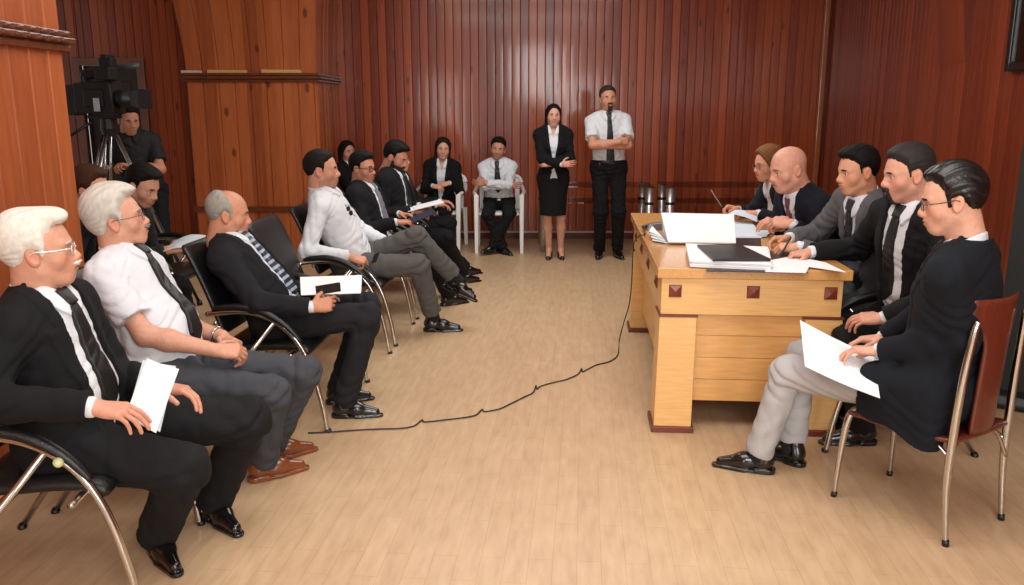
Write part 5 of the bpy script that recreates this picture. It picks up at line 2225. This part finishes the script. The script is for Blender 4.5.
add('B2', near=2, s=.96, label='person in white shirt and black tie on a white chair, arms and ankles crossed', group=GB,
    pel=V(-.14, 9.47, .52), yaw=-92, head=A(498, 149, 9.36), hyaw=-92, hpitch=4, hroll=-8, hair='short', hairrgb=(20, 16, 15), ht=(.010, .016), skin=(190, 136, 110), stubble=.5,
    wR=A(508, 185, 9.18), dR=V(.9, .3, -.05), nR=V(0, -1, .2), pR='flat', wL=A(486, 183, 9.16), dL=V(-.9, .3, .0), nL=V(0, -1, .2), pL='flat', eR=V(-1, -.3, -.5), eL=V(1, -.3, -.5),
    fR=V(-.10, 9.12, 0), fyR=-55, fL=V(-.20, 9.10, .02), fyL=-140, kR=V(-.5, -1, .7), kL=V(.5, -1, .7), pants=(18, 18, 21), tie=TIE, tieend=.3, waist=.05, tuck=.03, belt=True, ph=.4)
hd = A(553.5, 115.5, 8.74)
add('B3', near=2, s=.925, fem=1, label='person standing in a black skirt suit with long dark hair and folded arms', group=GB,
    pel=V(hd[0] + .005, 8.76, .835), yaw=-90, head=hd, hyaw=-86, hpitch=2, hair='long', arc=13, hairlen=.19, hairw=.055, hairrgb=(22, 17, 16), ht=(.006, .006), skin=(204, 152, 130), lip=(160, 70, 74),
    wR=hd + V(.075, -.225, -.475), dR=V(.9, .15, .1), nR=V(0, -1, .2), pR='flat', wL=hd + V(-.035, -.165, -.475), dL=V(-.9, .2, .05), nL=V(0, -1, .2), pL='relaxed', eR=V(-1, .1, -.6), eL=V(1, .1, -.6),
    fR=G(549, 257.5), fyR=-96, fL=G(560.5, 257.5), fyL=-86, fpR=0, kR=V(0, -1, 0), kL=V(0, -1, 0), jacket=(15, 15, 17), skirtonly=True, bareleg=True, pants=(13, 13, 15), stand=True, open=1.0,
    front=[(-.2, .055), (.1, .03), (.25, .0), (.5, .02), (.7, .04), (1.02, .055)], lapz=.3, ph=.7, waist=.1)
hd = A(608, 99, 8.86)
add('B4', near=2, s=1.04, label='person standing with goatee, white short-sleeved shirt and black tie, arms folded', group=GB,
    pel=V(hd[0] + .03, 8.90, .925), yaw=-88, head=hd, hyaw=-84, hpitch=-3, hroll=3, hair='short', hairrgb=(52, 42, 36), ht=(.006, .012), skin=(196, 140, 112), short=True, bare=True, stubble=.2, beard=.004, beardx=.024, moustache=.0035, facehair=(48, 36, 30),
    wR=hd + V(.095, -.225, -.42), dR=V(.9, .35, .12), nR=V(0, -1, .1), pR='relaxed', wL=hd + V(-.055, -.205, -.465), dL=V(-.9, .35, .05), nL=V(0, -1, .2), pL='fist', eR=V(-1, -.1, -.5), eL=V(1, -.1, -.5),
    fR=G(599, 257), fyR=-100, fL=G(617, 257), fyL=-78, kR=V(0, -1, 0), kL=V(0, -1, 0), pants=(15, 15, 17), tie=TIE, tieend=.10, belt=True, waist=.085, tuck=.06, ph=.1, bulk=1.05)
# --- at the desk
add('R1', near=2, s=.95, fem=1, label='person with fair hair and dark jacket at the far end of the desk', group=GR,
    pel=V(2.12, 5.86, .53), yaw=183, head=A(768, 164, 5.78), hyaw=192, hpitch=10, hair='long', hairlen=.09, hairw=.06, hairrgb=(112, 74, 44), ht=(.012, .014), skin=(204, 148, 122), lip=(170, 84, 80), glasses=dict(kind='brownrim', rgb=(80, 50, 36), r=.0012),
    wR=A(738, 209, 5.76), dR=V(-1, -.1, .25), nR=V(0, .3, 1), pR='pen', wL=A(758, 213, 5.58), dL=V(-1, .35, 0), nL=V(0, -.2, 1), pL='paper', eR=V(.4, .9, -.6), eL=V(.4, -.7, -.7),
    fR=V(1.80, 5.98, 0), fL=V(1.80, 5.74, 0), jacket=(24, 27, 34), pants=(20, 20, 24), front=[(.1, .05), (.5, .06), (1.02, .07)], lapz=.2, ph=.4, open=1.0)
add('R2', near=1, s=1.09, label='person bald in a dark navy suit leaning over the desk', group=GR,
    pel=V(2.06, 5.12, .55), yaw=186, cyaw=190, head=A(788, 169, 4.98), hyaw=190, hpitch=16, skin=(208, 152, 130), fat=.007, browrgb=(120, 84, 66), bulk=1.12, belly=.03,
    wR=A(781, 226, 5.00), dR=V(-.75, -.25, .35), nR=V(-.2, -.3, .9), pR='clasp', wL=A(792, 224, 4.80), dL=V(-.8, .45, .10), nL=V(-.2, -.5, .8), pL='clasp', eR=V(.2, 1, -.5), eL=V(.5, -.15, -1),
    fR=V(1.74, 5.30, 0), fL=V(1.74, 4.98, 0), jacket=(20, 22, 33), pants=(22, 23, 32), tie='W', front=[(.1, .06), (.5, .05), (1.02, .072)], lapz=.2, ph=1.4, stubble=.1, nose=1.2)
add('R3', near=1, s=1.0, label='person with short black hair in a grey suit, hands clasped on the desk', group=GR,
    pel=V(2.02, 4.54, .55), yaw=184, cyaw=190, head=A(857, 171, 4.36), hyaw=186, hpitch=10, hair='short', quiff=True, hairrgb=(18, 15, 14), ht=(.011, .010), skin=(204, 148, 118),
    wR=G(789, 238, DH + .05), dR=V(-1, -.1, -.05), nR=V(0, .5, 1), pR='clasp', wL=G(799, 247, DH + .045), dL=V(-.9, .35, -.05), nL=V(0, -.4, 1), pL='clasp', eR=V(.3, .9, -.6), eL=V(.5, -.1, -1),
    fR=V(1.72, 4.68, 0), fL=V(1.72, 4.44, 0), jacket=(92, 92, 95), pants=(80, 80, 84), tie=(34, 34, 38), front=[(.1, .055), (.45, .04), (.75, .05), (1.02, .068)], lapz=.3, ph=2.4, cuff=1.5)
add('R4', near=1, s=1.04, label='person with greying hair and goatee in an open black suit, pen in hand', group=GR,
    pel=V(1.90, 3.92, .55), KR=V(1.60, 4.02, .50), KL=V(1.57, 3.82, .51), yaw=180, cyaw=200, head=A(907, 174, 3.84), hyaw=176, hpitch=10, hair='short', hairrgb=(44, 40, 38), ht=(.010, .012), hairrough=.6, skin=(202, 148, 124), beard=.006, beardx=.026, moustache=.0055, facehair=(30, 24, 22), stubble=.3,
    wR=G(811, 252, DH + .04), dR=V(-1, .1, -.12), nR=V(0, .1, 1), pR='pen', wL=A(884, 318, 3.66), dL=V(-.9, .4, -.1), nL=V(-.1, -.4, 1), pL='relaxed', eR=V(.2, .9, -.8), eL=V(.8, -.9, -.4),
    fR=V(1.68, 4.02, 0), fL=V(1.66, 3.80, 0), jacket=(18, 18, 20), pants=(20, 20, 22), tie=TIE, front=[(-.2, .07), (.3, .06), (.6, .065), (1.02, .072)], lapz=.15, ph=.9, tieend=.25, tiex=.05)
o1, y1 = shoe_at((773, 473), (702, 464))
o2, y2 = shoe_at((803, 467), (738, 444))
wy = math.degrees(wr)
fw3 = V(math.cos(wr), math.sin(wr), 0)
lf3 = V(-math.sin(wr), math.cos(wr), 0)
pc5 = V(WCX, WCY, .500) - fw3 * .045
add('R5', near=0, s=1.02, bulk=1.08, nb=V(.015, -.015, -.035), label='person with slicked black hair, glasses, dark jacket and pale grey trousers', group=GR,
    pel=pc5, yaw=wy, cyaw=wy + 14, head=A(951, 200, 3.06), hyaw=158, hpitch=13, hair='full', hairrgb=(14, 13, 14), ht=(.014, .010), strand=110, stramp=.0022, hairrough=.3, hairspec=.5, skin=(208, 156, 132), stubble=.12,
    glasses=dict(kind='black', rgb=(20, 18, 18), r=.0018, hz=.0135), wL=A(880, 351, 3.16), dL=V(-.75, .5, -.05), nL=V(0, .15, 1), pL='paper', wR=A(884, 338, 3.46), dR=V(-.9, .2, -.1), nR=V(0, .2, 1), pR='relaxed', XL=A(962, 338, 2.93), eL=V(.9, -.4, -.55), eR=V(.8, .5, -.5),
    KL=A(788, 372, 3.47), KR=A(803, 356, 3.66), fL=o1, fyL=y1, hemL=.01, fR=o2, fyR=y2, hemR=.03, jacket=(17, 20, 27), pants=(168, 166, 166), tie=TIE, front=[(-.2, .07), (.3, .06), (.6, .065), (1.02, .072)], lapz=.2, ph=1.9, hemz=(lambda P: .335 + .23 * (((P[0] - pc5[0]) * fw3[0] + (P[1] - pc5[1]) * fw3[1]) + .11) + .008 * np.sin(30 * ((P[0] - pc5[0]) * fw3[0] + (P[1] - pc5[1]) * fw3[1]))), skirt=.20,
    hemlow=.26, jbox=[rbox(np.stack([lf3, fw3, UP]), pc5 + lf3 * .165 + fw3 * .055 - UP * .09, (.058, .170, .19), .05)])

run_jobs()
# ------------------------------------------------------------------ things held in the hands
def pts_sheet(name, q, m_, label, cat='paper', **k):
    return sheet(name, [A(*p) for p in q], m_, label, cat, **k)


def printed_paper():
    """white sheet with faint grey lines of unreadable print"""
    m, nt, b = newmat('printed_paper')
    L_ = nt.links.new
    tc = N(nt, 'ShaderNodeTexCoord')
    sp = N(nt, 'ShaderNodeSeparateXYZ')
    L_(tc.outputs['UV'], sp.inputs[0])

    def M(op, a, c):
        n = N(nt, 'ShaderNodeMath', operation=op)
        for k, x in enumerate((a, c)):
            if isinstance(x, (int, float)):
                n.inputs[k].default_value = x
            else:
                L_(x, n.inputs[k])
        return n.outputs[0]
    u, v = sp.outputs['X'], sp.outputs['Y']
    row = M('MULTIPLY', v, 34)
    line = M('LESS_THAN', M('FRACT', row, 0), .42)
    cb = N(nt, 'ShaderNodeCombineXYZ')
    L_(M('MULTIPLY', u, 46), cb.inputs[0])
    L_(M('MULTIPLY', M('FLOOR', row, 0), 3.7), cb.inputs[1])
    nz = N(nt, 'ShaderNodeTexNoise', Scale=1.0, Detail=2.0)
    L_(cb.outputs[0], nz.inputs['Vector'])
    word = M('GREATER_THAN', nz.outputs['Fac'], .44)
    ins = M('MULTIPLY', M('MULTIPLY', M('GREATER_THAN', u, .12), M('LESS_THAN', u, .88)), M('MULTIPLY', M('GREATER_THAN', v, .10), M('LESS_THAN', v, .90)))
    fac = M('MULTIPLY', M('MULTIPLY', line, word), M('MULTIPLY', ins, .30))
    mx = N(nt, 'ShaderNodeMix', data_type='RGBA')
    L_(fac, mx.inputs['Factor'])
    mx.inputs[6].default_value = srgb((228, 229, 232))
    mx.inputs[7].default_value = srgb((110, 112, 120))
    L_(mx.outputs[2], b.inputs['Base Color'])
    b.inputs['Roughness'].default_value = .75
    return m


pts_sheet('paper', [(156, 433, 2.45), (126, 414, 2.43), (147, 358, 2.52), (179, 369, 2.56)], MPAP, 'white folded paper held upright by the white-haired man in the dark suit', bulge=.018, thick=.003)
pts_sheet('paper', [(160, 432, 2.50), (128, 412, 2.47), (143, 360, 2.58), (176, 366, 2.60)], MPAPB, 'second white sheet tucked behind the folded paper of the white-haired man in the dark suit', bulge=.012, thick=.002)
pts_sheet('paper', [(361, 293, 4.22), (301, 295, 4.16), (300, 277, 4.30), (362, 275, 4.36)], MPAP, 'white sheet on the lap of the balding man, behind his phone', thick=.003)
pts_sheet('paper', [(880, 398, 2.98), (805, 366, 3.20), (800, 320, 3.42), (874, 356, 3.28)], printed_paper(), 'large white printed sheet held over pale grey trousers at the front right', thick=.002, bulge=.006)


def phone(q, label, th=.012):
    p = [A(*k) for k in q]
    o = sum(p) / 4
    n = nrm(np.cross(p[1] - p[0], p[3] - p[0]))
    if n[1] > 0:
        n = -n
    t = empty('mobile_phone', tuple(o), 0, label, 'phone')
    bm = BM()
    hexa(bm, [tuple(a - o - n * th) for a in p] + [tuple(a - o) for a in p])
    bm_obj('case', bm, mat('phone_case', (20, 20, 22), rough=.25), t, bevel=.003)
    c = sum(p) / 4
    bm = BM()
    f_ = lambda s_, w, k: [tuple((c + (a - c) * s_ + n * k) - o) for a in p]
    hexa(bm, f_(.86, 0, .0002) + f_(.86, 0, .0012))
    bm_obj('screen', bm, mat('phone_screen', (34, 36, 40), rough=.05), t)
    return t


phone([(316, 295, 4.10), (340, 291, 4.06), (339, 282, 4.08), (315, 286, 4.12)], 'black phone in the hand of the balding man with the striped tie')
phone([(371, 263, 5.42), (376, 261, 5.42), (379, 252, 5.46), (374, 254, 5.46)], 'dark phone in the hand of the man in the open-necked shirt')
p = [A(412, 222, 6.35), A(436, 212, 6.45), A(432, 208, 6.75), A(410, 217, 6.7)]
o = sum(p) / 4
bm = BM()
hexa(bm, [tuple(a - o - UP * .012) for a in p] + [tuple(a - o) for a in p])
props(bm_obj('notebook', bm, mat('navy_cover', (34, 40, 66), rough=.5), bevel=.002, loc=tuple(o)), 'dark blue notebook on the lap of the young man in glasses', 'notebook')
pts_sheet('paper', [(408, 212, 7.05), (444, 203, 7.10), (440, 200, 7.40), (412, 207, 7.4)], MPAP, 'white papers on the lap of the bearded man with bowed head', thick=.006)
pts_sheet('paper', [(158, 254, 4.85), (196, 249, 4.9), (206, 236, 5.15), (176, 241, 5.2)], MPAPB, 'pale blue papers on the lap of the dark-haired man in the second row', bulge=.02, thick=.004)
pts_sheet('paper', [(728, 214, 5.52), (757, 222, 5.42), (757, 215, 5.60), (735, 210, 5.66)], MPAPB, 'sheet held by the fair-haired woman at the far end of the desk', bulge=.01, thick=.002)


def pen(a, b, label, m_):
    a, b = np.asarray(a), np.asarray(b)
    bm = BM()
    pts = [a + (b - a) * t for t in (0, .08, .1, .9, 1)]
    tube(bm, pts, [.0015, .0042, .0046, .0046, .0036], 10)
    return props(bm_obj('pen', bm, m_, None, True), label, 'pen')


pen(A(777, 262, 4.24), A(791, 237, 4.30), 'black pen in the hand of the man with the goatee at the desk', mat('black_plastic', (18, 18, 19), rough=.5))
pen(A(722, 207, 5.73), A(711, 190, 5.78), 'pen held up by the fair-haired woman at the desk', mat('grey_plastic', (120, 122, 124), rough=.3))

# dark sunglasses clipped to the open shirt
sc_ = A(350, 211, 5.50)
t = empty('sunglasses', tuple(sc_), 0, 'dark sunglasses hanging on the open-necked white shirt', 'sunglasses')
MSG = mat('sunglass_black', (14, 14, 15), rough=.15)
for k, (dx, dz) in enumerate(((-.010, .015), (.006, -.012))):
    bm = BM()
    c = [(dx + .013 * math.cos(a), -.004 - .1 * dx, dz + .017 * math.sin(a)) for a in np.linspace(0, 2 * PI, 18, endpoint=False)]
    f_ = bm.faces.new([bm.verts.new(q) for q in c])
    e_ = bmesh.ops.extrude_face_region(bm, geom=[f_])
    bmesh.ops.translate(bm, vec=(0, .004, 0), verts=[q for q in e_['geom'] if isinstance(q, bmesh.types.BMVert)])
    bm_obj('lens', bm, MSG, t)
bm = BM()
tube(bm, smooth_path([(-.03, -.002, .04), (-.005, -.006, .005), (.035, -.004, -.035)], 4), .0022, 6)
tube(bm, smooth_path([(-.03, .0, .04), (.01, .008, .03), (.05, .004, -.01)], 4), .0022, 6)
bm_obj('frame', bm, MSG, t, True)
